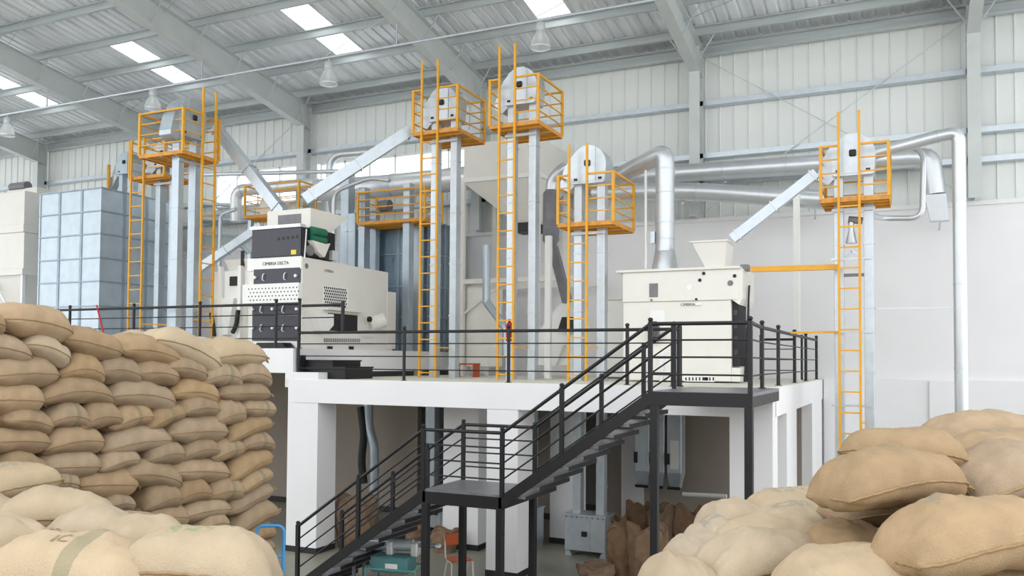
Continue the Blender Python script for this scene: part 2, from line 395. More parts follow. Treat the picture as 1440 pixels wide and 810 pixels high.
# raised plinth on which the cleaner stands
box('raised_slab', (-38, FY, 3.72), (PX, WALLY, UZ), 'plaster', mz)
box('raised_edge', (PX-.2, FY+.002, 3.42), (PX+.002, WALLY-.01, UZ+.002), 'plaster', mz)
box('skirting', (PX, FY+.35, FZ), (PX+.015, 21.5, FZ+.13), 'skirting', mz)
def pillar(x0, x1, y0, y1, z1=3.42, sk=True, z0=0):
    box('pillar', (x0, y0, z0), (x1, y1, z1), 'plaster', mz)
    if sk: box('skirting', (x0-.012, y0-.012, 0), (x1+.012, y1+.012, .12), 'skirting', mz)
pillar(-11.96, -11.18, FY-.005, FY+.62, 3.74)
pillar(-7.26, -6.62, FY-.005, FY+.66)
xa = ony(1026, 640, FY)[0]
pillar(xa, RX+.015, FY-.005, FY+.55)
ys = [onx(u, 620, RX)[1] for u in (1105, 1119, 1141, 1166)]
pillar(RX-.5, RX+.018, ys[0], ys[1]); pillar(RX-.5, RX+.018, ys[2], ys[2]+2.2)
p = onz(773, 763, 0); pillar(p[0], p[0]+.62, p[1], p[1]+.6)
p = onz(628, 770, 0); pillar(p[0]-.1, p[0]+.75, p[1], p[1]+1.5)
p = onz(893, 742, 0); pillar(p[0]-.35, p[0]+.2, p[1], p[1]+.6)
for x in (-16.2, -20.5, -25): pillar(x, x+.7, FY, FY+.6, 3.74)
# partition walls behind
for a, b, y in ((-30, -11.7, 19.2), (-9.0, -7.9, 20.2), (-6.9, -2.3, 20.2)):
    box('partition', (a, y, 0), (b, y+.2, 3.42 if a > -20 else 3.74), 'grey_plaster', mz)
    box('skirting', (a, y-.015, 0), (b, y, .15), 'skirting', mz)
# ------------------------------------------------------------------ bucket elevators
class Frame:
    """local x, y, z -> world: turn about z, then move"""
    def __init__(s, o, rz=0): s.o = np.array(o, float); s.c = math.cos(rz); s.s = math.sin(rz)
    def __call__(s, x, y, z): return (s.o[0]+x*s.c-y*s.s, s.o[1]+x*s.s+y*s.c, s.o[2]+z)
def tmb(mb, T):
    mb.v = [T(*p) for p in mb.v]; return mb
def ladder(T, parent, x0, x1, y, z0, z1, step=.31, zr1=None):
    l = MB()
    ob = tmb(MB().box((x0-.022, y-.025, z0), (x0+.022, y+.025, z1)), T).build('ladder', 'yellow_paint', parent)
    tmb(MB().box((x1-.022, y-.025, z0), (x1+.022, y+.025, z1)), T).build('stile', 'yellow_paint', ob)
    z = z0+.12; first = None
    while z < (zr1 or z1)-.05:
        tmb(MB().box((x0+.02, y-.015, z-.014), (x1-.02, y+.015, z+.014)), T).build('rung', 'yellow_paint', ob); z += step
    return ob
def cage(T, parent, x0, x1, y0, y1, z, hh=1.03, gap=None):
    """yellow service deck with railings; gap = (xa, xb) opening on the front side at the ladder"""
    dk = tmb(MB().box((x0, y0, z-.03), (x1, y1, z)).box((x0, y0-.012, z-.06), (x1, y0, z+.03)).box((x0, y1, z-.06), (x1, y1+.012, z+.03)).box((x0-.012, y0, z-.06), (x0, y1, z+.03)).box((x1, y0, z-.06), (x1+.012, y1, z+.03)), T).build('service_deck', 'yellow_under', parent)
    for k in range(3):
        yy = y0+(k+.5)*(y1-y0)/3; tmb(MB().box((x0, yy-.025, z-.075), (x1, yy+.025, z-.03)), T).build('deck_joist', 'yellow_paint', dk)
    xs = [x0, x1]
    posts = [(x0,y0),(x1,y0),(x1,y1),(x0,y1),(x1,(y0+y1)/2),(x0,(y0+y1)/2)]
    for (x, y) in posts[:4]: tmb(MB().box((x-.028, y-.028, z), (x+.028, y+.028, z+hh)), T).build('post', 'yellow_paint', dk)
    for k in range(4):
        zz = z+hh*(k+1)/4-.02; r = .02 if k == 3 else .012
        def rl(p, q): tmb(MB().bar(p, q, 2*r), T).build('rail', 'yellow_paint', dk)
        if gap: rl((x0,y0,zz), (gap[0],y0,zz)); rl((gap[1],y0,zz), (x1,y0,zz))
        else: rl((x0,y0,zz), (x1,y0,zz))
        rl((x1,y0,zz), (x1,y1,zz)); rl((x1,y1,zz), (x0,y1,zz)); rl((x0,y1,zz), (x0,y0,zz))
    return dk
def leg(T, parent, cx, y0, z0, z1, w=.17, d=.22, material='galvanised'):
    l = tmb(MB().cbox((cx-w/2, y0, z0), (cx+w/2, y0+d, z1), .006), T).build('elevator_leg', material, parent)
    z = z0+.9
    while z < z1-.3:
        tmb(MB().box((cx-w/2-.012, y0-.012, z-.012), (cx+w/2+.012, y0+d+.012, z+.012)), T).build('flange', material, l); z += 1.22
    return l
def head(T, parent, cx, y0, z0, h, w=.95, d=.42, discharge=-1, material='galvanised'):
    """pulley housing with a domed top; z0 = underside flange"""
    pts = []; n = 14; hw = w/2
    for k in range(n+1):
        a = math.pi*k/n; pts.append((cx+hw*math.cos(a), z0+h-.42+.42*math.sin(a)))
    poly = [(cx+hw*.92, z0)]+pts+[(cx-hw*.92, z0)]
    hd = tmb(MB().prism(poly, y0-.06, y0+d, 'y'), T).build('head_housing', material, parent)
    c = .17   # raised middle plate with its bearing
    pl = [(cx-c, z0+.02), (cx+c, z0+.02), (cx+c, z0+h-.06), (cx+c*.6, z0+h-.005), (cx-c*.6, z0+h-.005), (cx-c, z0+h-.06)]
    tmb(MB().prism(pl, y0-.085, y0-.055, 'y'), T).build('front_plate', material, hd)
    tmb(MB().cbox((cx-.065, y0-.13, z0+h*.43), (cx+.065, y0-.08, z0+h*.43+.13), .02), T).build('bearing', 'black_plastic', hd)
    fl = MB().box((cx-hw*.86, y0-.075, z0-.02), (cx+hw*.86, y0+d+.015, z0+.02))
    tmb(fl, T).build('flange', material, hd)
    for k in (-1, 1):
        for j in (.62, .72): tmb(MB().box((cx+k*hw*j-.018, y0-.066, z0+.05), (cx+k*hw*j+.018, y0-.058, z0+.1)), T).build('slot', 'black_plastic', hd)
    # discharge throat on one side and the drive motor
    sg = discharge
    thr = [(cx+sg*hw*.5, z0+h*.93), (cx+sg*(hw+.02), z0+h*.72), (cx+sg*(hw+.16), z0+h*.42), (cx+sg*(hw+.24), z0+.06), (cx+sg*(hw+.24), z0-.05), (cx+sg*(hw+.05), z0-.16), (cx+sg*hw*.7, z0)]
    tmb(MB().prism(thr, y0, y0+d-.05, 'y'), T).build('discharge_throat', material, hd)
    tmb(MB().tube([(cx-sg*.1, y0+d, z0+h*.5), (cx-sg*.1, y0+d+.3, z0+h*.5)], .1, 12), T).build('drive_motor', 'grey_motor', hd, True)
    return hd
def elevator(label, X, Y, zp, zh, hh, zl, dx=.52, rz=0, z0=.5, lz0=None, px=(-.6,.6), py=(0,1.38), lad=(-.42,-.05), legc=None, ly=.4, dis=-1, group='bucket elevators', boot=True, material='galvanised', headw=.8):
    """X, Y = middle of the deck's front edge; zp deck height; zh head underside; hh head height; zl ladder top"""
    t = thing('bucket_elevator', label, 'elevator', (X, Y, z0), group); T = Frame((X, Y, 0), rz)
    c = legc if legc is not None else 0.
    leg(T, t, c-dx/2, ly, z0, zh, material=material); leg(T, t, c+dx/2, ly, z0, zh, material=material)
    head(T, t, c, ly-.04, zh, hh, headw, discharge=dis, material=material)
    cage(T, t, px[0], px[1], py[0], py[1], zp, gap=lad)
    lb = ladder(T, t, lad[0], lad[1], -.045, lz0 if lz0 is not None else FZ, zl, .385, zp)
    z = (lz0 if lz0 is not None else FZ)+.7
    while z < zp-.5:
        tmb(MB().bar((lad[1], -.03, z), (c+dx/2-.08, ly+.02, z), .03), T).build('standoff', 'yellow_paint', lb); z += 2.2
        break
    for z in (zp-.18,):
        tmb(MB().box((c-dx/2-.12, ly-.05, z), (c+dx/2+.12, ly-.02, z+.06)), T).build('clamp_bar', 'galvanised', t)
    if boot:
        bt = tmb(MB().cbox((c-.44, ly-.2, .12), (c+.44, ly+.34, .82), .01), T).build('boot', 'galvanised', t)
        for s in (-1, 1): tmb(MB().prism([(c+s*.44, 0), (c+s*.3, 0), (c+s*.36, .14), (c+s*.44, .14)], ly-.15, ly+.3, 'y'), T).build('foot', 'galvanised', bt)
        tmb(MB().box((c-.12, ly-.215, .16), (c+.12, ly-.2, .8)), T).build('access_plate', 'galvanised', bt)
        tmb(MB().cbox((c-.06, ly-.25, .42), (c+.06, ly-.21, .53), .015), T).build('bearing', 'black_plastic', bt)
        for k in range(8):
            q = c-.4+k*.114; tmb(MB().prism([(q-.03,.86),(q+.03,.86),(q,.78)], ly-.21, ly-.2, 'y'), T).build('bolt_tab', 'black_plastic', bt)
        tmb(MB().box((c-.46, ly-.22, .82), (c+.46, ly+.36, .86)), T).build('boot_flange', 'galvanised', bt)
    return t
elevator('tall galvanised bucket elevator beside the cream hopper with the sloping chute at its head', -10.1, 17.2, 9.36, 9.7, .8, 11.02, legc=.02, lad=(-.33,.1), px=(-.59,.6), dx=.53)
elevator('tallest galvanised bucket elevator with the red extinguisher at its ladder foot', -7.78, 16.6, 9.12, 9.65, .8, 10.85, legc=0., lad=(-.33,.04), px=(-.58,.57))
elevator('shorter galvanised bucket elevator next to the bent vertical duct', -6.08, 16.45, 6.84, 7.74, .78, 8.47, legc=-.06, lad=(-.34,.05), px=(-.6,.6), dx=.51)
elevator('galvanised bucket elevator standing apart against the white wall', -1.0, 17.1, 7.09, 7.6, .78, 8.72, legc=-.03, lad=(-.26,.1), px=(-.58,.6), dx=.53, lz0=2.2, py=(0, 1.0))
elevator('twin leg grey elevator with the large yellow cage beside the dark fronted cleaner', -15.4, 15.4, 8.85, 9.3, .95, 10.5, rz=math.pi/2, z0=UZ, lz0=UZ, px=(-.72,.42), py=(0,1.4), lad=(-.15,.26), legc=-.2, ly=.3, boot=False, material='galvanised_blue', group='bucket elevators')
elevator('small elevator with yellow cage standing close to the blue grey panel bin', -19.2, 17.0, 9.03, 9.35, .7, 10.1, z0=UZ, lz0=UZ, px=(-.62,.7), py=(0,1.1), lad=(-.5,-.02), legc=.3, boot=False, material='galvanised_blue')

# sampling spout between the legs of the lone elevator
lone = [o for o in bpy.data.objects if o.name == 'bucket_elevator.003'][0]
p = ony(1197, 330, 17.55)
MB().tube([(p[0], 17.6, p[2]+.28), (p[0], 17.6, p[2]+.1), (p[0], 17.6, p[2]-.16)], .05, 12, rs=[.05, .05, .11]).build('sample_funnel', 'duct_steel', lone, True)
tube('sample_elbow', [(p[0]-.05, 17.6, p[2]+.3), (p[0]+.2, 17.6, p[2]+.26)], .07, 'grey_motor', lone, 10)
for sg in (-1, 1): bar('splitter_arm', (p[0], 17.6, p[2]-.3), (p[0]+sg*.2, 17.6, p[2]-.45), .05, 'galvanised', lone)
z = ony(1197, 387, 17.55)[2]; box('tie_plate', (p[0]-.28, 17.52, z-.03), (p[0]+.28, 17.56, z+.03), 'grey_motor', lone)
for k in range(3):
    z = 3.2+1.4*k; box('tie_plate', (p[0]-.36, 17.47, z-.02), (p[0]+.36, 17.5, z+.02), 'galvanised', lone)
# ------------------------------------------------------------------ seed cleaner on the raised plinth
DX0, DX1, DY0, DY1 = -13.72, -12.2, 15.1, 18.75
t = thing('seed_cleaner', 'large cream seed cleaner with dark drawers and a black box on top', 'machine', (-13, 15.1, UZ))
zt = 6.27
body = MB().prism([(DY0, UZ+.12), (DY1-.25, UZ+.12), (DY1-.25, zt-.02), (DY0, zt)], DX0, DX1, 'x').build('body', 'cream', t)
fq = lambda u, v, y=DY0: ony(u, v, y)
def frect(name, u0, v0, u1, v1, dep, material, parent, proud=.0, y=DY0, ch=0):
    a = ony(u0, v0, y); b = ony(u1, v1, y); return box(name, (a[0], y-proud-dep, b[2]), (b[0], y-proud, a[2]), material, parent, ch)
def srect(name, u0, v0, u1, v1, dep, material, parent, x=DX1, proud=0., ch=0):
    a = onx(u0, v0, x); b = onx(u1, v1, x); z = sorted((a[2], b[2])); return box(name, (x+proud, a[1], z[0]), (x+proud+dep, b[1], z[1]), material, parent, ch)
def drawer(u0, v0, u1, v1, hs, parent=t):
    d = frect('drawer', u0, v0, u1, v1, .035, 'dark_panel', parent, .0, ch=.01); a = ony(u0, v0, DY0); b = ony(u1, v1, DY0); zc = (a[2]+b[2])/2
    for fx in hs:
        x = a[0]+(b[0]-a[0])*fx
        tube('handle', bend([(x+.02, DY0-.03, zc+.08), (x+.02, DY0-.08, zc+.06), (x, DY0-.08, zc-.06), (x+.02, DY0-.03, zc-.08)], .03, 3), .012, 'white_paint', d, 6)
    for fx in (.06, .93):
        x = a[0]+(b[0]-a[0])*fx; tube('latch_knob', [(x, DY0-.03, zc), (x, DY0-.09, zc)], .034, 'lamp_steel', d, 10)
    return d
drawer(358, 379, 423, 400, (.22, .68))
frect('header_panel', 349, 364, 424.5, 378, .03, 'white_paint', t, ch=.006)
pp = frect('perforated_panel', 347, 401, 425, 426, .14, 'white_paint', t, ch=.01)
a = ony(349, 404, DY0-.14); b = ony(424, 424, DY0-.14)
for j in range(4):
    for i in range(15):
        x = a[0]+(b[0]-a[0])*(i+.5*(j % 2)+.2)/15.6; z = a[2]+(b[2]-a[2])*(j+.5)/4.2
        tube('hole', [(x, DY0-.139, z), (x, DY0-.143, z)], .018, 'black_plastic', pp, 6)
drawer(356, 428, 388, 442, (.4,)); drawer(390, 428, 422, 442, (.3,)); drawer(356, 444, 388, 479, (.4,)); drawer(390, 444, 422, 479, (.3,))
frect('base_panel', 349, 481, 424, 489.5, .02, 'white_paint', t)
a = ony(365, 491, DY0-.1); b = ony(414, 482, DY0-.1)
MB().prism([(a[0], UZ), (b[0], UZ), (b[0]-.15, UZ+.13), (a[0]+.15, UZ+.13)], DY0-.35, DY0-.03, 'y').build('ramp', 'black_plastic', t)
text_mesh('CIMBRIA DELTA', .105, 'black_plastic', t, ony(369, 373.5, DY0-.034), (1,0,0), (0,0,1))
# black aspiration box above
a = ony(354, 322, DY0-.06); bx1 = box('aspiration_box', (a[0], DY0-.06, zt+.02), (DX1-.02, DY0+1.15, zt+.68), 'dark_panel', t, .015)
box('lid_strip', (a[0]-.02, DY0-.1, zt+.66), (DX1, DY0+.1, zt+.73), 'lamp_steel', bx1)
box('side_plate', (DX1-.02, DY0-.02, zt+.03), (DX1+.015, DY0+1.13, zt+.66), 'black_plastic', bx1)
frect('warning_sign', 412, 352, 419, 358, .005, 'yellow_sign', bx1, .062)
for k in range(5):
    p = ony(392+k*6.5, 336-k*.8, DY0-.06); tube('vent_hole', [(p[0], DY0-.058, p[2]), (p[0], DY0-.064, p[2])], .04, 'black_plastic', bx1, 10)
for v, r in ((326, .1), (337, .09)):
    p = onx(449, v, DX1+.1); tube('motor', [(DX1+.05, p[1]-.22, p[2]), (DX1+.05, p[1]+.25, p[2])], r, 'green_motor', bx1, 12)
p = onx(450, 350, DX1+.1); MB().prism([(p[1]-.35, p[2]+.15), (p[1]+.15, p[2]+.12), (p[1]+.3, p[2]+.16), (p[1]+.1, p[2]-.18), (p[1]-.12, p[2]-.1)], DX1+.02, DX1+.16, 'x').build('gear_guard', 'cream', bx1)
p = onx(436, 352, DX1+.06); tube('pulley', [(DX1+.015, p[1], p[2]), (DX1+.09, p[1], p[2])], .12, 'grey_motor', bx1, 14)
p = onx(466, 359, DX1); box('terminal_box', (DX1+.015, p[1]-.1, p[2]-.12), (DX1+.1, p[1]+.1, p[2]+.1), 'lamp_steel', bx1)
tube('strut', [onx(431, 322, DX1+.03), onx(428, 364, DX1+.03)], .016, 'white_paint', bx1, 6)
# feed hopper
a = ony(376, 295, DY0+.35); b = ony(436, 320, DY0+.35)
hp = MB().prism([(DY0+.35, zt+.68), (DY0+1.1, zt+.68), (DY0+1.75, zt+1.15), (DY0+.35, zt+1.15)], a[0], DX1-.08, 'x').build('feed_hopper', 'cream', t)
a = ony(391, 303, DY0+.34); b = ony(423, 318, DY0+.34); box('hopper_window', (a[0], DY0+.34, b[2]), (b[0], DY0+.352, a[2]), 'grey_motor', hp)
# side details
sp = DX1
hg = srect('vent_grille', 455, 401, 489, 431, .012, 'white_paint', t)
a = onx(456.5, 403, sp+.012); b = onx(487, 405, sp+.012)
for j in range(7):
    for i in range(12):
        y = a[1]+(b[1]-a[1])*(i+.5*(j % 2))/11.5; z = a[2]-(j+.3)*.066
        box('slot', (sp+.012, y-.02, z-.024), (sp+.016, y+.02, z+.024), 'black_plastic', hg)
op = srect('outlet_opening', 461, 440, 502, 467, .012, 'black_plastic', t)
a = onx(454, 436, sp); b = onx(503, 440, sp); box('opening_hood', (sp, a[1], b[2]), (sp+.16, b[1], b[2]+.05), 'cream', t)
a = onx(432, 440, sp); b = onx(462, 466, sp)
ch = MB().prism([(a[1], a[2]), (b[1]-.1, a[2]), (b[1]-.1, a[2]-.25), (b[1]-.28, b[2]), (a[1]+.25, b[2])], sp, sp+.22, 'x').build('side_chute', 'white_paint', t)
for i in range(20):
    p = onx(456+i*2.6, 478.5+i*.02, sp); box('vent_slot', (sp, p[1]-.02, p[2]-.045), (sp+.008, p[1]+.02, p[2]+.045), 'grey_motor', t)
for u in (464, 494):
    p = onx(u, 490, sp); box('foot_pocket', (sp-.005, p[1]-.09, p[2]-.05), (sp+.01, p[1]+.09, p[2]+.05), 'black_plastic', t)
box('base_frame', (DX0+.02, DY0+.05, UZ), (DX1-.02, DY1, UZ+.13), 'cream', t)
box('rear_section', (DX0+.1, DY1-.3, UZ+.05), (DX1+.01, DY1+.12, UZ+1.52), 'cream', t, .01)
p = onx(533, 451, sp+.1); c1 = tube('outlet_spout', [(sp-.02, p[1]-.25, p[2]-.1), (sp+.2, p[1]+.05, p[2]+.02)], .19, 'cream', t, 14)
for u, v in ((537, 451), (520, 449)):
    p = onx(u, v, sp+.2); tube('port', [(sp+.16, p[1], p[2]), (sp+.225, p[1], p[2])], .07, 'black_plastic', c1, 10)
for v in (464, 474, 482): a = onx(508, v, sp); b = onx(524, v+.3, sp); bar('step_bar', (sp+.02, a[1], a[2]), (sp+.02, b[1], a[2]), .02, 'lamp_steel', t)
p = onx(431, 374, sp); tube('emblem', [(sp, p[1], p[2]), (sp+.006, p[1], p[2])], .06, 'grey_motor', t, 12)
text_mesh('CIMBRIA', .09, 'grey_motor', t, onx(456, 382, sp+.004), (0,1,0), (0,0,1))

# ------------------------------------------------------------------ pre cleaner behind the twin leg elevator
SY = 15.9
t = thing('pre_cleaner', 'small white pre cleaner with a tapered hopper and black hoses beside the dark drawers', 'machine', (-15, SY, UZ))
q = lambda u, v, y=SY: ony(u, v, y)
x0, x1 = q(300, 400)[0], q(352, 400)[0]
box('body', (x0, SY, q(0, 432)[2]), (x1, SY+1.2, q(0, 392)[2]-.1), 'white_paint', t, .02)
a, b = q(311, 366), q(356, 394)
MB().frustum((a[0]+.12, SY+.2, b[0]-.12, SY+.8), (a[0], SY+.1, b[0], SY+1.0), q(0, 400)[2], q(330, 364)[2]).build('hopper', 'cream', t)
box('lower_body', (x0+.1, SY+.15, UZ+.2), (x1, SY+1.1, q(0, 432)[2]), 'cream', t, .02)
for u in (311, 339): a = q(u, 400, SY-.05); box('support_post', (a[0]-.05, SY-.12, UZ), (a[0]+.05, SY-.02, q(0, 392)[2]), 'white_paint', t)
MB().frustum((x0+.15, SY-.02, x0+.5, SY+.5), (x0-.02, SY-.1, x0+.75, SY+.7), UZ+.35, q(0, 430)[2]).build('outlet_funnel', 'white_paint', t)
for u0, v0, u1, v1 in ((297, 440, 301, 473), (335, 436, 327, 468)):
    a, b = q(u0, v0, SY-.2), q(u1, v1, SY-.2); tube('hose', bend([a, (a+b)/2+np.array([.03,0,-.1]), b], .2), .055, 'black_plastic', t, 10)
box('slot_window', (q(341, 0)[0], SY+.09, q(0, 392)[2]), (q(345, 0)[0], SY+.12, q(0, 374)[2]+.02), 'black_plastic', t)
box('belt_guard', (q(331, 0)[0], SY-.03, q(0, 415)[2]), (q(349, 0)[0], SY, q(0, 404)[2]), 'black_plastic', t)

# ------------------------------------------------------------------ gravity separator on the deck
GY = 17.0
t = thing('gravity_separator', 'cream separator cabinet with a funnel on top at the end of the deck', 'machine', (-4.3, GY, FZ))
g = lambda u, v, y=GY: ony(u, v, y)
x0, x1, xm = g(876, 450)[0], g(1040, 400)[0], g(1028, 480)[0]
zc, ztop = g(930, 424)[2], g(950, 381)[2]
bd = box('body', (x0, GY, FZ+.03), (xm, GY+1.35, zc), 'cream', t, .012)
up = box('upper_body', (x0, GY-.04, zc), (g(1036, 0)[0], GY+1.4, ztop), 'cream', t, .012)
box('top_plate', (x0-.12, GY-.1, ztop), (x1+.02, GY+1.45, ztop+.045), 'cream', t)
ex = MB().prism([(g(1029, 0)[0], zc), (x1, zc-.1), (x1+.06, zc+.03), (x1+.06, ztop), (g(1029, 0)[0], ztop)], GY-.02, GY+1.3, 'y').build('end_head', 'cream', t)
box('switch_panel', (xm, GY+.12, g(0, 506)[2]), (x1-.03, GY+.9, zc-.05), 'black_plastic', t)
for k in range(5):
    z = g(0, 445+k*12)[2]; box('switch_plate', (xm+.03, GY+.105, z-.05), (x1-.06, GY+.12, z+.05), 'dark_panel', t)
box('end_box', (xm, GY+.02, FZ+.03), (x1+.0, GY+.9, g(0, 507)[2]), 'cream', t, .01)
for k in range(4): bar('rear_strut', (x1+.02, GY+.4+.15*k, FZ+.02), (x1+.12-.03*k, GY+.4+.15*k, ztop-.3), .03, 'black_paint', t)
def face(name, u0, v0, u1, v1, material, dep=.008, par=t, y=GY, ch=0):
    a, b = ony(u0, v0, y), ony(u1, v1, y); return box(name, (a[0], y-dep, b[2]), (b[0], y, a[2]), material, par, ch)
face('inspection_window', 914, 399, 926, 418, 'grey_motor', .05)
oh = face('outlet_hatch', 914, 437, 935, 462, 'white_paint', .02)
face('hatch_dark_gap', 916, 452, 924, 461, 'black_plastic', .025, oh)  # flat black plate on the hatch
mt = face('coil_motor', 914, 458, 928, 480, 'black_plastic', .16, t, ch=.02)
for k in range(7): a = ony(914.8+k*2, 459, GY-.16); box('fin', (a[0]-.006, GY-.18, ony(0, 479, GY)[2]), (a[0]+.006, GY-.155, a[2]), 'grey_motor', mt)
for u, v, r, mm in ((989.5, 384.5, .035, 'black_plastic'), (984, 394, .035, 'black_plastic'), (1033, 388, .036, 'black_plastic'), (1027, 398, .055, 'grey_motor'), (969.5, 404, .06, 'white_paint'), (916, 422, .025, 'grey_motor')):
    p = ony(u, v, GY-.05); tube('port', [(p[0], GY-.035, p[2]), (p[0], GY-.052, p[2])], r, mm, t, 14)
text_mesh('CIMBRIA', .075, 'black_plastic', t, ony(957, 430, GY-.045), (1,0,0), (0,0,1)); face('maker_mark', 979.5, 427, 986, 429, 'lamp_steel', .046)
face('maker_emblem', 978, 419.5, 981.5, 422.5, 'black_plastic', .046)
face('vent_strip', 962, 528, 1005, 537, 'white_paint', .012)
for k in range(9):
    u = 964+k*4.8; face('vent_slot', u, 530.5, u+(8 if k == 5 else 1.8), 535, 'black_plastic', .018)
for v in (462, 495): a = ony(937, v, GY-.03); bar('hinge', (a[0], GY-.02, a[2]), (a[0]+.3, GY-.02, a[2]), .015, 'white_paint', t)
for k in range(2):
    face('wheel_leg', 906+k*22, 498, 912+k*22, 536, 'lamp_steel', .05)
# top funnel
a, b = ony(975, 342, GY+.2), ony(1023, 340, GY+.2)
MB().frustum((ony(993, 0, GY+.2)[0], GY+.15, b[0]-.04, GY+.75), (a[0], GY+.05, b[0], GY+.85), ztop+.045, a[2]).build('funnel', 'cream', t)
box('funnel_rim', (a[0]-.03, GY+.02, a[2]-.01), (b[0]+.03, GY+.88, a[2]+.02), 'cream', t)
box('cable_box', (x1-.02, GY+.2, ztop-.02), (x1+.12, GY+.5, ztop+.1), 'grey_motor', t)
# exhaust duct on the separator
t = thing('exhaust_duct', 'bright upright exhaust duct with an elbow rising from the cream separator', 'duct', (-4.75, 17.65, ztop))
c = ony(935, 380, 17.65); zt2 = ony(935, 238, 17.65)[2]; cx = c[0]
MB().lathe((cx, 17.65, ztop+.045), [(.29, 0), (.21, .42), (.2, .44)], 20).build('flare', 'duct_steel', t, True)
MB().tube([(cx, 17.65, ztop+.45), (cx, 17.65, zt2)], .2, 20).build('riser', 'duct_steel', t, True)
e = ony(855, 256, 18.3)
pth = bend([(cx, 17.65, zt2-.02), (cx, 17.65, zt2+.36), e], .42, 7)
MB().tube(pth, .195, 20).build('elbow', 'duct_steel', t, True)
for z in (ztop+.5, ztop+.75, ztop+1.1, zt2-.5, zt2): MB().tube([(cx, 17.65, z-.015), (cx, 17.65, z+.015)], .208, 20).build('joint_ring', 'galvanised', t, True)
box('clamp', (cx-.27, 17.5, ztop+.66), (cx-.18, 17.62, ztop+.9), 'galvanised', t)
tube('prop', [ony(908, 378, 17.5), ony(908, 240, 17.7)], .03, 'white_paint', t, 8)

# ------------------------------------------------------------------ storage bins at the left
def panel_bin(label, name, X0, X1, Y0, Y1, zs, xs, ys, material, rib, grp=None):
    t = thing(name, label, 'bin', ((X0+X1)/2, Y0, UZ), grp)
    for r in range(len(zs)-1):
        for i in range(len(xs)-1): box('panel', (xs[i]+.02, Y0, zs[r]+.015), (xs[i+1]-.02, Y0+.03, zs[r+1]-.015), material, t, .008)
        for i in range(len(ys)-1): box('panel', (X1-.03, ys[i]+.02, zs[r]+.015), (X1, ys[i+1]-.02, zs[r+1]-.015), material, t, .008)
        box('panel', (X0, Y0, zs[r]), (X0+.03, Y1, zs[r+1]), material, t); box('panel', (X0, Y1-.03, zs[r]), (X1, Y1, zs[r+1]), material, t)
    for z in zs[1:]: box('ring_angle', (X0-.02, Y0-.035, z-.02), (X1+.035, Y1+.02, z+.02), rib, t)
    for x in xs[1:-1]: box('rib', (x-.045, Y0-.02, zs[0]), (x+.045, Y0+.02, zs[-1]-.02), rib, t)
    for y in ys[1:-1]: box('rib', (X1-.02, y-.05, zs[0]), (X1+.02, y+.05, zs[-1]-.02), rib, t)
    for x, y in ((X0, Y0), (X1, Y0), (X1, Y1), (X0, Y1)): box('corner_post', (x-.025, y-.025, UZ), (x+.025, y+.025, zs[-1]), material, t)
    return t
BY = 18.0; bx = [ony(u, 300, BY)[0] for u in (57, 84, 115, 142)]
zs = [UZ+.05]+[ony(142, v, BY)[2] for v in (430, 395, 362, 328, 296, 264)]
panel_bin('tall blue grey panelled metal bin with ribs', 'panel_bin', bx[0], bx[-1], BY, 20.7, zs, bx, [BY, 18.85, 19.7, 20.7], 'galvanised_blue', 'rib_steel')
WY = 18.6; wx = ony(34, 300, WY)[0]
t = thing('white_bin', 'white stepped storage bin next to the blue grey panelled bin', 'bin', (wx-1, WY, UZ))
zz = [ony(34, v, WY)[2] for v in (435, 386, 377, 326, 315, 268)]
box('bin_top', (wx-3.4, WY, zz[4]), (wx, WY+1.9, zz[5]), 'cream', t, .01); box('bin_band', (wx-3.45, WY-.05, zz[3]), (wx+.05, WY+1.95, zz[4]), 'cream', t, .01)
box('bin_middle', (wx-3.4, WY+.02, zz[2]), (wx, WY+1.9, zz[3]), 'cream', t, .01); box('bin_rim', (wx-3.45, WY-.05, zz[1]), (wx+.05, WY+1.95, zz[2]), 'cream', t, .01)
MB().frustum((wx-2.4, WY+.6, wx-1.0, WY+1.4), (wx-3.35, WY+.1, wx-.05, WY+1.85), UZ+1.0, zz[1]).build('bin_cone', 'cream', t)
for dx in (-.06, -1.6, -3.3):
    for dy in (.06, 1.8): box('leg', (wx+dx-.05, WY+dy-.05, UZ), (wx+dx+.05, WY+dy+.05, zz[1]), 'white_paint', t)
bar('brace', (wx-1.6, WY+.06, zz[1]-.1), (wx-.06, WY+.06, UZ+.6), .06, 'white_paint', t)
box('top_conveyor', (wx-1.6, WY+.5, zz[5]), (wx-.1, WY+.95, zz[5]+.22), 'cream', t)
tube('conveyor_motor', [(wx-1.5, WY+.6, zz[5]+.32), (wx-.7, WY+.6, zz[5]+.32)], .16, 'grey_motor', t, 12)
for k in range(4): box('roller_guard', (wx-.5, WY+1.05+.2*k, zz[5]), (wx-.1, WY+1.15+.2*k, zz[5]+.12), 'lamp_steel', t)
# elevator head peeping over the bin
t = thing('spout_elevator', 'grey elevator head with a pale spout peeping over the panelled bin', 'elevator', (-21.3, 21.3, UZ))
T = Frame((ony(177, 240, 21.3)[0], 21.3, 0))
hz = ony(177, 244, 21.3)[2]
leg(T, t, -.25, 0, UZ, hz, material='galvanised_blue'); leg(T, t, .27, 0, UZ, hz, material='galvanised_blue'); head(T, t, 0, 0, hz, .75, .8, discharge=-1, material='galvanised_blue')
a = T(-.6, .1, hz); bar('chute', (a[0]+.1, a[1], a[2]), (a[0]-.35, a[1], a[2]-.7), .24, 'galvanised', t)
p = ony(146, 240, 21); q2 = ony(146, 262, 21); tube('guard_post', [(p[0], 21.2, UZ), (p[0], 21.2, p[2]+.25)], .06, 'yellow_paint', t, 8)
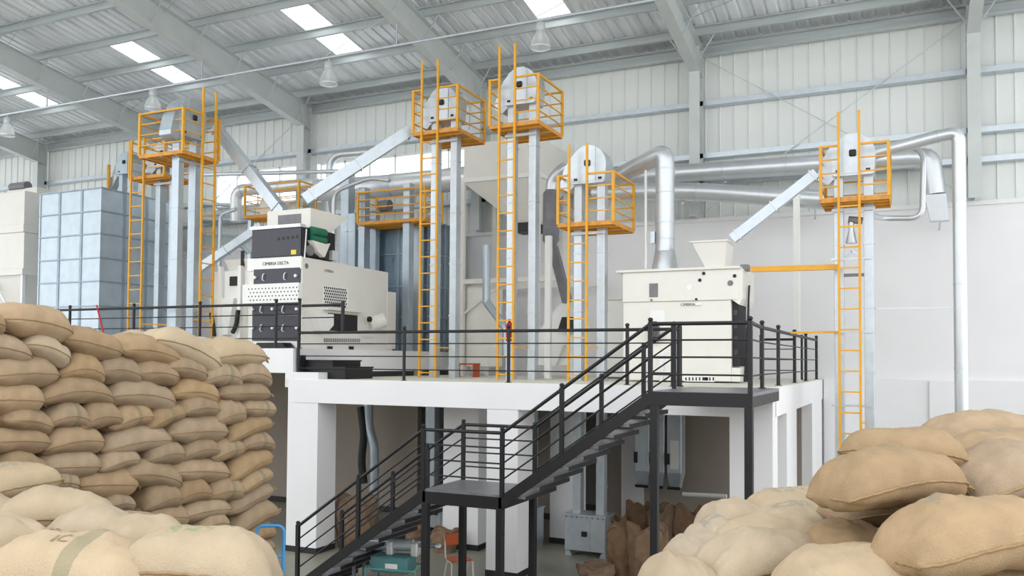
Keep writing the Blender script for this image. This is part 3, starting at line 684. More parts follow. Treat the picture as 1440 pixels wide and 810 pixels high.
# ------------------------------------------------------------------ blue grey bin and its deck behind the cleaner
BY = 20.2; bx = [ony(u, 400, BY)[0] for u in (478, 520, 560, 602)]
panel_bin('dark blue grey panelled bin standing behind the cream seed cleaner', 'panel_bin', bx[0], bx[-1]-.05, BY, 22.3, [UZ if 0 else FZ+.65, 5.2, 6.05, 6.95, 7.85], bx, [BY, 21.2, 22.3], 'galvanised_dark', 'rib_steel')
t = thing('service_platform', 'yellow railed service platform on grey legs above the dark panelled bin', 'platform', (-13.2, 19.2, UZ))
a, b = ony(503, 314, 19.2), ony(597, 306, 19.2); T = Frame((0, 0, 0))
cage(T, t, a[0], b[0], 19.2, 20.1, a[2], .85)
for u in (507, 570):
    x = ony(u, 400, 19.3)[0]; leg(T, t, x, 19.3, UZ, a[2]+1.0, .2, .25, 'galvanised_blue'); leg(T, t, x, 19.85, UZ, a[2]+.4, .2, .2, 'galvanised_blue')
for u, vt in ((483, 238), (493, 300)):
    x = ony(u, 400, 19.6)[0]; leg(T, t, x, 19.6, UZ, ony(u, vt, 19.6)[2], .26, .3, 'galvanised_blue')
x = ony(540, 400, 19.8)[0]; tube('drive_motor', [(x, 19.6, a[2]+.5), (x+.3, 19.6, a[2]+.5)], .16, 'grey_motor', t, 12)
t2 = thing('service_platform', 'yellow service platform with slim rails behind the cream feed hopper', 'platform', (-19, 20, UZ))
a, b = ony(344, 305, 20.), ony(420, 300, 20.)
cage(T, t2, a[0], b[0], 20., 20.8, a[2], .95)
for x in (a[0]+.1, b[0]-.1): box('leg', (x-.06, 20.1, UZ), (x+.06, 20.22, a[2]-.1), 'galvanised_blue', t2)
box('cleaner_head', (a[0]+.4, 20.2, a[2]), (a[0]+1.1, 20.7, a[2]+.5), 'cream', t2, .02)
# ------------------------------------------------------------------ cream hopper on its steel frame
HY = 20.4
t = thing('storage_hopper', 'big cream hopper on a pale steel frame between the tall elevators', 'hopper', (-10, HY, FZ))
a, b = ony(652, 255, HY), ony(757, 250, HY); zt3 = ony(652, 203, HY)[2]
box('hopper_box', (a[0], HY, a[2]), (b[0], HY+2, zt3), 'cream', t, .01)
box('hopper_rim', (a[0]-.05, HY-.06, a[2]-.05), (b[0]+.05, HY+2.06, a[2]+.06), 'white_paint', t)
zb = ony(700, 296, HY)[2]
MB().frustum((b[0]-.95, HY+.7, b[0]-.45, HY+1.2), (a[0], HY, b[0], HY+2), zb-.25, a[2]-.05).build('hopper_cone', 'cream', t)
for x, y in ((a[0], HY-.02), (b[0], HY-.02), (a[0], HY+1.95), (b[0], HY+1.95)): box('frame_post', (x-.06, y-.06, FZ), (x+.06, y+.06, a[2]), 'cream', t)
zbm = ony(660, 396, HY)[2]
for y in (HY-.02, HY+1.95): box('frame_beam', (a[0], y-.05, zbm-.06), (b[0]+1.2, y+.05, zbm+.06), 'cream', t)
bar('frame_brace', (a[0], HY-.02, zbm-.9), (a[0]+1.2, HY-.02, zbm-.1), .05, 'cream', t)
box('slide_gate', (b[0]-1.0, HY+.65, zb-.5), (b[0]-.4, HY+1.25, zb-.25), 'black_plastic', t)
t = thing('return_pipe', 'cranked grey pipe running down beside the yellow ladder on the deck', 'pipe', (-9.4, 19, FZ))
tube('pipe', bend([ony(684, 345, 19), ony(684, 425, 19), ony(712, 462, 18.6), ony(712, 500, 18.6)], .12), .1, 'galvanised_blue', t, 14)
tube('collar', [ony(684, 423, 19), ony(684, 426, 19)], .12, 'galvanised', t, 14)
t = thing('slim_tank', 'pale upright tank standing behind the cranked grey pipe', 'tank', (-10, 20.6, FZ))
p = ony(676, 450, 20.9); MB().lathe((p[0], 21, FZ), [(.55, .25), (.55, 2.35), (.3, 2.6)], 24).build('shell', 'cream', t, True)
for k in range(4): x = p[0]+.4*math.cos(k*1.57+.8); y = 21+.4*math.sin(k*1.57+.8); box('leg', (x-.04, y-.04, FZ), (x+.04, y+.04, FZ+.4), 'cream', t)
# ------------------------------------------------------------------ weigher between the ladders
KY = 19.0
t = thing('bag_filter', 'dark grey filter canister on a white post with a grey chute below', 'filter', (-7.4, KY, FZ))
p = ony(775, 310, KY); z1, z0_ = ony(775, 272, KY)[2], ony(775, 338, KY)[2]
MB().lathe((p[0], KY, 0), [(.1, z0_-.15), (.2, z0_), (.2, z1), (.14, z1+.08)], 18).build('canister', 'grey_motor', t, True)
MB().tube(bend([(p[0], KY, z1+.05), (p[0], KY, z1+.3), (p[0]+.3, KY, z1+.6), (p[0]+.6, KY+.2, z1+.7)], .2), .14, 14).build('inlet_elbow', 'duct_steel', t, True)
x = ony(771, 400, KY-.4)[0]; box('post', (x-.07, KY-.45, FZ), (x+.07, KY-.33, z0_+.05), 'white_paint', t)
bar('bracket', (x, KY-.38, z0_), (p[0], KY, z0_), .05, 'white_paint', t)
bar('chute', (p[0]+.05, KY, z0_-.15), ony(798, 425, KY), .2, 'grey_motor', t)
t = thing('weigher', 'white weighing machine with a sloped hood behind the middle ladders', 'machine', (-7, 19.3, FZ))
a, b = ony(752, 470, 19.3), ony(806, 525, 19.3)
box('body', (a[0], 19.3, FZ+.3), (b[0], 20.2, a[2]), 'white_paint', t, .015)
MB().prism([(a[0], a[2]), (b[0], a[2]), (b[0], a[2]+.75), (b[0]-.35, a[2]+.75)], 19.35, 20.1, 'y').build('hood', 'white_paint', t)
MB().frustum((a[0]+.35, 19.2, a[0]+.6, 19.45), (a[0]+.15, 19.05, a[0]+.85, 19.6), FZ+.3, FZ+.8).build('outlet', 'white_paint', t)
MB().frustum((b[0]-.3, 19.05, b[0]+.1, 19.35), (b[0]-.22, 19.1, b[0]+.02, 19.3), a[2]+.1, a[2]+.4).build('inlet_boot', 'black_plastic', t)
for x in (a[0]+.05, b[0]-.05):
    for y in (19.35, 20.1): box('leg', (x-.04, y-.04, FZ), (x+.04, y+.04, FZ+.32), 'white_paint', t)
t = thing('wall_cabinet', 'pale grey cabinet behind the shorter elevator legs', 'cabinet', (-5.6, 19, FZ))
a, b = ony(845, 422, 19), ony(882, 520, 19); box('body', (a[0], 19, FZ+.05), (b[0], 19.8, a[2]), 'white_paint', t, .01); box('cap', (a[0]-.06, 18.95, a[2]), (b[0]+.04, 19.85, a[2]+.05), 'cream', t)
box('plinth', (a[0]+.03, 19.05, FZ), (b[0]-.03, 19.75, FZ+.05), 'grey_motor', t)
# ------------------------------------------------------------------ ducts and pipes
def ringed(label, name, pts, r, rings=(), material='duct_steel', n=18, rb=.4, cat='duct', hangers=()):
    t = thing(name, label, cat, tuple(pts[0])); P = bend(pts, rb, 7) if len(pts) > 2 else [V3(p) for p in pts]
    tube('duct_run', P, r, material, t, n)
    L = [0]
    for i in range(1, len(P)): L.append(L[-1]+np.linalg.norm(P[i]-P[i-1]))
    k = 1.2
    while k < L[-1]-.3:
        i = next(j for j in range(len(L)) if L[j] > k); f = (k-L[i-1])/(L[i]-L[i-1]); c = P[i-1]+(P[i]-P[i-1])*f; d = (P[i]-P[i-1])/np.linalg.norm(P[i]-P[i-1])
        tube('joint_ring', [c-d*.015, c+d*.015], r*1.05, 'galvanised', t, n); k += 1.55
    for h in hangers: bar('bracket', h[0], h[1], .04, 'galvanised', t)
    return t
p1 = ony(1284, 222, 21.9); p0 = ony(796, 254.4, 21.9)
ringed('upper of the two long silver ducts along the cladding wall', 'air_duct', [p0, p1, p1+np.array([.35, 0, -.05]), p1+np.array([.45, 0, -.9])], .235, hangers=[(ony(u, 250, 21.9)+np.array([0,0,-.1]), ony(u, 250, 22.7)+np.array([0,.05,-.45])) for u in (1020, 1125)])
p = p1+np.array([.45, 0, -.9]); t = thing('duct_outlet', 'flared square outlet of the upper silver duct near the wall column', 'duct', tuple(p))
MB().frustum((p[0]-.1, 21.75, p[0]+.28, 22.05), (p[0]-.22, 21.7, p[0]+.22, 22.1), p[2]-.62, p[2]-.02).build('outlet_box', 'duct_steel', t)
bar('outlet_stay', (p[0]+.1, 22.0, p[2]-.6), (p[0]+.1, 22.7, p[2]-.7), .04, 'galvanised', t)
ringed('lower of the two long silver ducts along the cladding wall', 'air_duct', [ony(835, 272, 21.3), ony(960, 268, 21.3), ony(1160, 281, 21.3)], .225, rb=1.2, hangers=[(ony(u, 280, 21.3)+np.array([0,0,-.1]), ony(u, 280, 22.7)+np.array([0,0,-.5])) for u in (960, 1146)])
fx = lambda u, v: ony(u, v, 17.75)
vz = fx(1350, 300)
ringed('tall silver downpipe arching from the lone elevator head against the white wall', 'downpipe', [fx(1222, 218), fx(1318, 192), (fx(1348, 190)[0], 17.75, fx(1348, 186)[2]), (vz[0], 17.75, .6)], .118, rb=.38, cat='pipe')
t = thing('pipe_stay', 'thin horizontal stay rod between the lone elevator and the tall downpipe', 'rod', tuple(fx(1216, 434)))
bar('rod', fx(1222, 434), fx(1344, 432.5), .03, 'galvanised', t); bar('clamp', fx(1343, 432.5)+np.array([0,0,-.05]), fx(1343, 432.5)+np.array([0,0,.05]), .05, 'galvanised', t)
ringed('small U shaped silver pipe hooking behind the yellow cage by the wall column', 'small_pipe', [(-.72, 17.62, ony(1222, 307, 18)[2]), ony(1240, 307, 18.4), ony(1297, 307, 18.4), ony(1299, 215, 18.4), ony(1280, 206, 18.6)], .055, rb=.25, cat='pipe', n=12)
# square chutes
def chute(label, p, q, w, material='galvanised'):
    t = thing('grain_chute', label, 'chute', tuple(q)); p, q = V3(p), V3(q)
    bar('spout', p, q, w, material, t); d = (q-p)/np.linalg.norm(q-p)
    for f in (.04, .5, .93): c = p+(q-p)*f; bar('flange', c-d*.012, c+d*.012, w+.05, material, t)
    return t
chute('straight square chute dropping from the lone elevator into the separator funnel', ony(1148, 244, 17.5), ony(1030, 336, 17.4), .19)
chute('long square chute slanting from the tall elevator head down to the cleaner hopper', ony(577, 184, 17.55), ony(428, 281, 16.0), .26)
chute('square chute slanting from the big yellow cage to behind the cleaner hopper', ony(304, 180, 16.2), ony(398, 300, 16.3), .25)
chute('short square chute descending to the foot of the twin leg elevator', ony(368, 318, 17.3), ony(268, 386, 16.6), .2)
chute('stubby square chute just behind the black box of the cleaner', ony(384, 318, 18), ony(343, 352, 17.4), .26)
ringed('thin white pipe running level from the twin leg elevator over the cleaner', 'small_pipe', [np.array([1,1,0])*ony(268, 300, 17.4)+np.array([0,0,UZ]), ony(268, 246, 17.4), ony(476, 241, 17.4)], .055, rb=.3, cat='pipe', n=12, material='duct_steel')
ringed('pale duct with a drop elbow passing in front of the wall windows', 'air_duct', [ony(332, 312, 21.4), ony(332, 268, 21.4), ony(446, 258, 21.4)], .19, rb=.35, material='pale_duct', hangers=[(ony(u, 262, 21.4), ony(u, 262, 21.4)+np.array([0, 1.38, -.3])) for u in (350, 425)])
ringed('fat silver duct passing above the dark panelled bin', 'air_duct', [ony(446, 268, 20.9), ony(545, 262, 20.9), ony(662, 250, 20.9)], .33, rb=1.0, material='pale_duct')
ringed('arched silver pipe standing by the window column', 'small_pipe', [np.array([1,1,0])*ony(462, 265, 21.6)+np.array([0,0,UZ]), ony(464, 218, 21.6), ony(540, 212, 21.6)], .11, rb=.5, cat='pipe', n=14)
ringed('thin silver pipe rising beside the cream cleaner and bending over', 'small_pipe', [np.array([1,1,0])*ony(470, 350, 19.05)+np.array([0,0,UZ]), ony(469, 270, 19.05), ony(520, 250, 19.2), ony(548, 254, 19.2)], .055, rb=.3, cat='pipe', n=12)
for k, (v, lab) in enumerate(((286, 'uppermost'), (300, 'second'), (307, 'third'), (330, 'lowest'))):
    ringed('%s of four level pipes behind the twin leg elevator' % lab, 'small_pipe', [ony(268, v, 22.4), ony(336, v+3, 22.4)], (.06, .05, .09, .05)[k], cat='pipe', n=10, material='galvanised', hangers=[(ony(u, v, 22.4), ony(u, v, 22.4)+np.array([0, .28, 0])) for u in (285, 320)])
ringed('grey crooked pipe between the level pipes and the white pre cleaner', 'small_pipe', [np.array([1,1,0])*ony(308, 370, 20)+np.array([0,0,UZ]), ony(310, 302, 20), ony(332, 294, 20)], .06, rb=.2, cat='pipe', n=10, material='galvanised')
t = tag(MB().bar(ony(1056, 379, 17.2), ony(1180, 375.5, 17.2), .1).build('steel_beam', 'yellow_paint'), 'thick yellow beam joining the separator top to the lone ladder', 'beam')
t = tag(MB().bar(ony(1112, 468, 17.2), ony(1180, 467, 17.2), .04).build('steel_beam', 'yellow_paint'), 'thin yellow bar at railing height joining the lone ladder', 'beam')
t = tag(MB().box(tuple(ony(1120, 400, 21)-np.array([.07, 0, 9])*np.array([1,0,0])-np.array([0,0,0]))[:2]+(0.,), (ony(1120, 400, 21)[0]+.07, 21.14, ony(1124, 272, 21)[2])).build('support_pole', 'white_paint'), 'slim white pole propping the lower silver duct', 'pole')
# ------------------------------------------------------------------ railings and stairs
def rail_run(name, label, pts, h=1.0, z=None, mids=(.22, .48, .735), posts=None, r=.03, group=None, extra=()):
    """posts at pts (world, base), straight top and middle rails between neighbours"""
    t = thing(name, label, 'railing', tuple(pts[0]), group)
    for i, p in enumerate(pts):
        p = V3(p)
        if posts is None or posts[i]:
            ob = MB().tube([p, p+np.array([0,0,h+.02])], .033, 10).build('post', 'black_paint', t, True)
            MB().lathe(p+np.array([0,0,h+.02]), [(.02,0),(.04,.02),(.04,.045),(.02,.065)], 10).build('cap', 'black_paint', ob, True)
            MB().lathe(p, [(.06,0),(.06,.012)], 10).build('base_flange', 'black_paint', ob)
    for i in range(len(pts)-1):
        a, b = V3(pts[i]), V3(pts[i+1])
        tube('handrail', [a+np.array([0,0,h-.03]), b+np.array([0,0,h-.03])], r, 'black_paint', t, 10)
        for m in mids: tube('mid_rail', [a+np.array([0,0,m*h]), b+np.array([0,0,m*h])], .013, 'black_paint', t, 6)
    return t
dk = lambda u: (ony(u, 536, FY+.1)[0], FY+.1, FZ)
rail_run('deck_railing', 'black deck railing along the front edge beside the ladders', [(PX+.06, FY+.1, FZ), dk(568), dk(715), dk(882), (-3.6, FY-.0, FZ)])
rail_run('deck_railing', 'black railing along the short end of the deck by the white wall', [(RX-.1, 14.1, FZ), (RX-.1, 15.9, FZ), (RX-.1, 18.2, FZ), (RX-.1, 20.2, FZ), (RX-.1, 22.5, FZ)])
rail_run('deck_railing', 'black railing across the rear corner of the deck behind the separator', [(-3.4, 21.6, FZ), (RX-.35, 21.6, FZ)])
up = lambda u: (ony(u, 460, FY+.12)[0], FY+.12, UZ)
rail_run('plinth_railing', 'black railing along the raised plinth before the bins and cleaner', [(ony(-30, 460, FY+.12)[0], FY+.12, UZ), up(98), up(188), up(281), up(388), up(421)], .98)
t = thing('guard_rail', 'short black guard rail standing above the plinth steps', 'railing', (PX+.1, FY+.2, FZ))
a = ony(424, 430, FY+.12); b = ony(481, 428.5, FY+.12); tube('handrail', [(a[0], FY+.15, a[2]), (b[0], FY+.15, b[2])], .03, 'black_paint', t, 10)
a2 = ony(424, 447, FY+.12); tube('mid_rail', [(a2[0], FY+.15, a2[2]), (b[0], FY+.15, a2[2])], .013, 'black_paint', t, 6)
tube('post', [(b[0], FY+.15, FZ+.95), (b[0], FY+.15, b[2]+.08)], .04, 'black_paint', t, 10)
# two steps up to the plinth
t = thing('plinth_step', 'pair of black metal steps beside the plinth edge', 'step', (PX+.5, FY+.5, FZ))
for w, z0, z1 in ((1.02, FZ, FZ+.26), (.7, FZ+.26, FZ+.4)):
    s_ = box('step_box', (PX+.1, FY+.3, z0), (PX+.1+w, FY+1.3, z1-.03), 'black_paint', t); box('step_plate', (PX+.09, FY+.27, z1-.03), (PX+.12+w, FY+1.32, z1), 'black_paint', s_)
box('side_guard', (PX+.03, FY+.2, FZ), (PX+.1, FY+.3, FZ+.5), 'black_paint', t)
# staircase
Y0, Y1 = 11.85, 13.1
LZ = ony(704, 697, Y0)[2]; xa, xb = ony(594, 690, Y0)[0], ony(705, 696, Y0)[0]; xc, xd = ony(914, 552, Y0)[0], ony(1058, 552, Y0)[0]
st = thing('staircase', 'black steel staircase with a middle landing rising to the deck', 'stairs', (xb, Y0, 0))
slope = (FZ-LZ)/(xc-xb); xg = xa-LZ/slope
for y in (Y0, Y1):
    for (x0, z0, x1, z1) in ((xb, LZ, xc, FZ), (xg, 0, xa, LZ)):
        MB().prism([(x0, z0-.2 if z0 > 0 else 0), (x0, z0), (x1, z1), (x1, z1-.2), (x0+.25 if z0 == 0 else x0, 0 if z0 == 0 else z0-.2)], y, y+.04, 'y').build('stringer', 'black_paint', st)
def flight(x0, z0, x1, z1, n):
    for k in range(1, n):
        x = x0+(x1-x0)*k/n; z = z0+(z1-z0)*k/n
        tr = box('tread', (x-.16, Y0+.045, z-.2), (x+.15, Y1, z-.165), 'tread_steel', st); box('tread_lip', (x+.15, Y0+.045, z-.225), (x+.165, Y1, z-.16), 'black_paint', tr)
flight(xb, LZ, xc, FZ, 10); flight(xg, 0, xa, LZ, 11)
ld = box('landing_plate', (xa, Y0+.02, LZ-.03), (xb, Y1+.02, LZ), 'tread_steel', st)
for y in (Y0, Y1): box('landing_beam', (xa, y, LZ-.22), (xb, y+.05, LZ-.03), 'black_paint', st)
for x in (xa, xb-.05): box('landing_beam', (x, Y0, LZ-.22), (x+.05, Y1, LZ-.031), 'black_paint', st)
tp = box('top_plate', (xc, Y0+.02, FZ-.05), (xd, FY-.03, FZ-.002), 'tread_steel', st)
for a, b in (((xc, Y0, FZ-.2), (xd, Y0+.05, FZ-.01)), ((xd-.05, Y0+.05, FZ-.2), (xd, FY-.03, FZ-.05)), ((xc, Y0+.05, FZ-.2), (xc+.05, FY-.03, FZ-.05))): box('top_beam', a, b, 'black_paint', st)
for x, y, z in ((xa+.05, Y0+.03, LZ-.2), (xb-.03, Y0+.03, LZ-.2), (xa+.05, Y1+.02, LZ-.2), (xb-.03, Y1+.02, LZ-.2), (xc+.06, Y0+.03, FZ-.2), (xd-.05, Y0+.03, FZ-.2)):
    lg = box('support_leg', (x-.055, y-.055, 0), (x+.055, y+.055, z), 'black_paint', st, .008); box('foot_plate', (x-.1, y-.1, 0), (x+.1, y+.1, .015), 'black_paint', lg)
def stair_rail(y, pts, hh=.98):
    P = [V3((x, y, z)) for x, z in pts]
    for p in P:
        ob = box('baluster', (p[0]-.03, y-.03, p[2]-.02), (p[0]+.03, y+.03, p[2]+hh), 'black_paint', st)
        MB().lathe(p+np.array([0,0,hh]), [(.02,0),(.038,.02),(.038,.04),(.02,.06)], 10).build('cap', 'black_paint', ob, True)
    for i in range(len(P)-1):
        for k, m in enumerate((.24, .49, .735, .97)):
            tube('handrail' if k == 3 else 'mid_rail', [P[i]+np.array([0,0,m*hh]), P[i+1]+np.array([0,0,m*hh])], .028 if k == 3 else .013, 'black_paint', st, 8)
fl = lambda f: (xb+(xc-xb)*f, LZ+(FZ-LZ)*f)
fg = lambda f: (xg+(xa-xg)*f, LZ*f)
stair_rail(Y0+.02, [fg(.1), fg(.55), (xa, LZ), (xb, LZ), fl(.42), (xc, FZ), (xd-.03, FZ)])
stair_rail(Y1+.02, [fg(.1), fg(.5), fg(.76), (xa+.05, LZ), (xb, LZ), fl(.5), fl(.8), (xc+.02, FZ)])
rail_run('landing_railing', 'short black railing joining the stair head to the deck end', [(xd-.06, Y0+.14, FZ), (RX-.1, 13.98, FZ)], posts=[False, False])
t = rail_run('deck_railing', 'black twin post where the stair rail meets the deck railing', [(-3.66, FY-.26, FZ), (-3.6, FY-.1, FZ)])
# ------------------------------------------------------------------ things under and around the deck
p = ony(709, 465, 16.4)
t = thing('fire_extinguisher', 'red fire extinguisher hanging at the foot of a yellow ladder', 'extinguisher', (p[0], 16.62, p[2]-.2))
MB().lathe((p[0], 16.66, p[2]-.22), [(.07,0),(.075,.03),(.075,.36),(.03,.42)], 14).build('cylinder', 'red_paint', t, True); MB().lathe((p[0], 16.66, p[2]+.2), [(.03,0),(.03,.06)], 8).build('valve', 'black_plastic', t)
p = ony(655, 528, 18.6); t = thing('metal_stool', 'small rust orange bench on the deck behind the elevator', 'stool', (p[0], p[1], FZ))
box('seat', (p[0]-.3, p[1]-.15, FZ+.3), (p[0]+.3, p[1]+.2, FZ+.34), 'orange_ply', t)
for sx in (-.28, .26): box('leg_panel', (p[0]+sx, p[1]-.14, FZ), (p[0]+sx+.03, p[1]+.18, FZ+.3), 'orange_ply', t)
a, b = ony(136, 429, FY-.05), ony(147.5, 478, FY-.05)
t = thing('red_pole', 'thin red pole leaning against the plinth railing', 'pole', tuple(b)); tube('shaft', [a, b+(b-a)*.4], .02, 'red_paint', t, 6)
# chair
def chair(u, v, y, rz):
    c = onz(u, v, .45); c = np.array([c[0], c[1], 0.]); T = Frame(c, rz)
    t = thing('school_chair', 'school chair with orange plywood seat and back on a cream tube frame', 'chair', tuple(c))
    tmb(MB().cbox((-.2, -.2, .44), (.2, .2, .46), .006), T).build('seat', 'orange_ply', t)
    tmb(MB().cbox((-.19, .2, .66), (.19, .225, .86), .01), T).build('backrest', 'orange_ply', t)
    for s in (-1, 1):
        def tt(name, P): MB().tube([T(*p) for p in bend(P, .06, 4)], .014, 8).build(name, 'cream', t, True)
        tt('leg', [(s*.21, -.2, 0), (s*.2, -.17, .43), (s*.2, .05, .43)]); tt('leg', [(s*.2, .05, .43), (s*.21, .23, 0)]); tt('back_tube', [(s*.19, .05, .43), (s*.19, .17, .45), (s*.18, .23, .84)])
    return t
chair(645, 786, 0, math.radians(50))
# teal roller stand
c = onz(556, 800, .45); c[2] = 0; c[1] += 0
t = thing('roller_stand', 'teal painted stand carrying a grey roller conveyor under the stairs', 'machine', tuple(c)); T = Frame(c, math.radians(10))
tmb(MB().cbox((-.38, -.2, .42), (.3, .2, .68), .015), T).build('cabinet', 'teal_paint', t)
for x in (-.42, .48):
    MB().tube([T(*p) for p in bend([(x, -.3, 0), (x, -.3, .52), (x, .25, .52), (x, .25, 0)], .06, 4)], .02, 8).build('frame_hoop', 'teal_paint', t, True)
for y in (-.3, .25): MB().tube([T(-.42, y, .5), T(.48, y, .5)], .018, 8).build('frame_rail', 'teal_paint', t, True)
MB().tube([T(-.75, .05, .82), T(.3, .05, .86)], .1, 14).build('roller', 'galvanised', t, True); MB().tube([T(.25, .05, .86), T(.75, .05, .87)], .035, 10).build('shaft', 'grey_motor', t, True)
for x in (-.1, .35): tmb(MB().cbox((x-.06, -.06, .68), (x+.06, .16, .92), .02), T).build('bearing_block', 'lamp_steel', t)
MB().lathe(T(.75, .05, .83), [(.02,0),(.06,.03),(.06,.06),(.02,.09)], 10).build('hand_knob', 'lamp_steel', t, True)
for k in range(2): tmb(MB().box((-.75+.05*k, -.12+.3*k, .0), (-.7+.05*k, -.07+.3*k, .75)), T).build('prop_leg', 'grey_motor', t)
tmb(MB().box((-.1, -.212, .5), (.12, -.2, .58)), T).build('rating_plate', 'white_paint', t)
# blue sack trolley
D = 9.9; a = CAM+ray(357, 742)*D; b = CAM+ray(396, 742)*D; zt4 = a[2]
t = thing('sack_trolley', 'tall blue tubular sack trolley beside the end of the sack stack', 'trolley', (a[0], a[1], 0))
d = (b-a)[:2]/np.linalg.norm((b-a)[:2]); pv = np.array([-d[1], d[0]])
A = lambda p, z, s=0.: (p[0]+pv[0]*s, p[1]+pv[1]*s, z)
MB().tube(bend([A(a, .12, .0), A(a, zt4, .12), A(b, zt4, .12), A(b, .12, 0)], .09, 6), .019, 10).build('frame', 'blue_paint', t, True)
for z in (.3, .8, 1.3, 1.72): tube('crossbar', [A(a, z, .01+.05*z), A(b, z, .01+.05*z)], .014, 'blue_paint', t, 8)
MB().add([A(a, .1, -.25), A(b, .1, -.25), A(b, .1, .02), A(a, .1, .02), A(a, .12, -.25), A(b, .12, -.25), A(b, .12, .02), A(a, .12, .02)], [(0,3,2,1),(4,5,6,7),(0,1,5,4),(1,2,6,5),(2,3,7,6),(3,0,4,7)]).build('toe_plate', 'blue_paint', t)
for p in (a, b): q = np.array(A(p, .12, .1)); w = np.array([d[0], d[1], 0]); tube('wheel', [q-w*.03, q+w*.03], .12, 'black_plastic', t, 16)
# bagging bins and spouts at the right
PYB = 19.4
for k, (u0, u1, lab) in enumerate(((893, 913, 'beside the pillar'), (915, 934, 'next to the black stair post'), (938, 958, 'with a pale sliding gate'))):
    a, b = ony(u0, 600, PYB), ony(u1, 600, PYB); zb = ony(925, 686, PYB)[2]
    t = thing('bagging_spout', 'galvanised bagging spout under the deck %s' % lab, 'spout', (a[0], PYB, zb), 'bagging spouts')
    box('trunk', (a[0], PYB, zb+.35), (b[0], PYB+.4, 3.1), 'galvanised', t, .008); MB().frustum((a[0]+.06, PYB+.05, b[0]-.06, PYB+.3), (a[0], PYB, b[0], PYB+.4), zb, zb+.35).build('mouth', 'galvanised', t)
    box('clamp', (a[0]-.02, PYB-.04, zb+.55), (a[0]+.06, PYB, zb+.8), 'black_plastic', t)
    box('gate', (a[0]+.08, PYB-.015, zb+.45), (b[0]-.06, PYB, zb+1.1), 'white_paint' if k == 2 else 'galvanised', t)
    tube('spout_ring', [(a[0]+.02, PYB-.03, zb+.02), (b[0]-.02, PYB-.03, zb+.02)], .035, 'black_plastic', t, 8)
t = tag(MB().tube([ony(960, 695, 19.3), ony(1022, 698, 19.3)], .05, 10).build('level_pipe', 'white_paint', None, True), 'white level pipe between the bagging spouts and the corner pillar', 'pipe')
# hanging conveyor pipe at the left
t = thing('drop_pipe', 'dark bent drop pipe hanging under the deck near the thick pillar', 'pipe', tuple(ony(520, 600, 18)))
tube('pipe', bend([ony(518, 560, 18), ony(518, 600, 18), ony(526, 628, 18), ony(526, 740, 18)], .2), .12, 'galvanised_blue', t, 12); tube('hose', bend([ony(507, 572, 17.9), ony(512, 610, 17.9), ony(508, 650, 17.9), ony(512, 680, 17.9)], .2), .1, 'black_plastic', t, 10)
for u0, u1, lab in ((598, 617, 'narrow'), (624, 662, 'wide')):
    a, b = ony(u0, 600, 19), ony(u1, 600, 19)
    t = thing('elevator_shaft', '%s dark metal shaft dropping below the deck behind the landing' % lab, 'shaft', (a[0], 19, 0)); tb = box('shaft', (a[0], 19, .1), (b[0], 19.3, 3.1), 'galvanised_blue', t, .01); box('rib', ((a[0]+b[0])/2-.03, 18.97, .1), ((a[0]+b[0])/2+.03, 19, 3.1), 'galvanised_blue', tb); box('base', (a[0]-.05, 18.95, 0), (b[0]+.05, 19.35, .1), 'galvanised_blue', t)
# brown sacks on the floor
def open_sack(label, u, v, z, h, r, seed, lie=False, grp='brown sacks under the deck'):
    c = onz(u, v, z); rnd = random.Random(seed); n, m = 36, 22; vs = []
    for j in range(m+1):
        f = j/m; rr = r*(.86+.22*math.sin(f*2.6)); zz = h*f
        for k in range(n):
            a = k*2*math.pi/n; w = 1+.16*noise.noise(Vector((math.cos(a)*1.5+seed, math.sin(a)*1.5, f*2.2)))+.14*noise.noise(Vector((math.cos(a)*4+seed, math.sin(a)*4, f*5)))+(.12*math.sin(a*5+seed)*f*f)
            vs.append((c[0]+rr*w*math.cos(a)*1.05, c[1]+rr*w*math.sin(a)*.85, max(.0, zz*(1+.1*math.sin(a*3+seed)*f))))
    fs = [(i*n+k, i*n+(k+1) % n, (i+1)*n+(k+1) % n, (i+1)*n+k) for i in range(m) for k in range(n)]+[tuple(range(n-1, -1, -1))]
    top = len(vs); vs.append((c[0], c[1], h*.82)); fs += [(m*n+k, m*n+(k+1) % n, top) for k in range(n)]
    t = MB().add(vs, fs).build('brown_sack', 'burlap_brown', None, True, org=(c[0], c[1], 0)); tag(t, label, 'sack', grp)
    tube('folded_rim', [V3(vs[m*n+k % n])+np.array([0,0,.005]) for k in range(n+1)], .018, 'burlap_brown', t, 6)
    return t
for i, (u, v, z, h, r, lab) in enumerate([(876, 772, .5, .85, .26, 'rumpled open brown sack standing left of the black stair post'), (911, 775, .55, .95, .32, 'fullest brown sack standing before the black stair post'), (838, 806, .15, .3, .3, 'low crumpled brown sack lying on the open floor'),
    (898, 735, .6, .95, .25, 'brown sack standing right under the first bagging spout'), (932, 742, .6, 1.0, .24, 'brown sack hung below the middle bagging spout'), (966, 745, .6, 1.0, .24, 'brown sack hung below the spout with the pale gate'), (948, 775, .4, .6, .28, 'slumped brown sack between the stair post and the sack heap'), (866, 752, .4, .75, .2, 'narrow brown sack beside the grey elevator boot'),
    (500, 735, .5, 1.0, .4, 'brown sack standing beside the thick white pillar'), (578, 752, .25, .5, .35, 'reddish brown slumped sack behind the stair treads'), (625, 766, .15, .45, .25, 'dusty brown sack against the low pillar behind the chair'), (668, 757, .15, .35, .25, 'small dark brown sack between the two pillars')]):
    open_sack(lab, u, v, z, h, r, i*3.7+1)
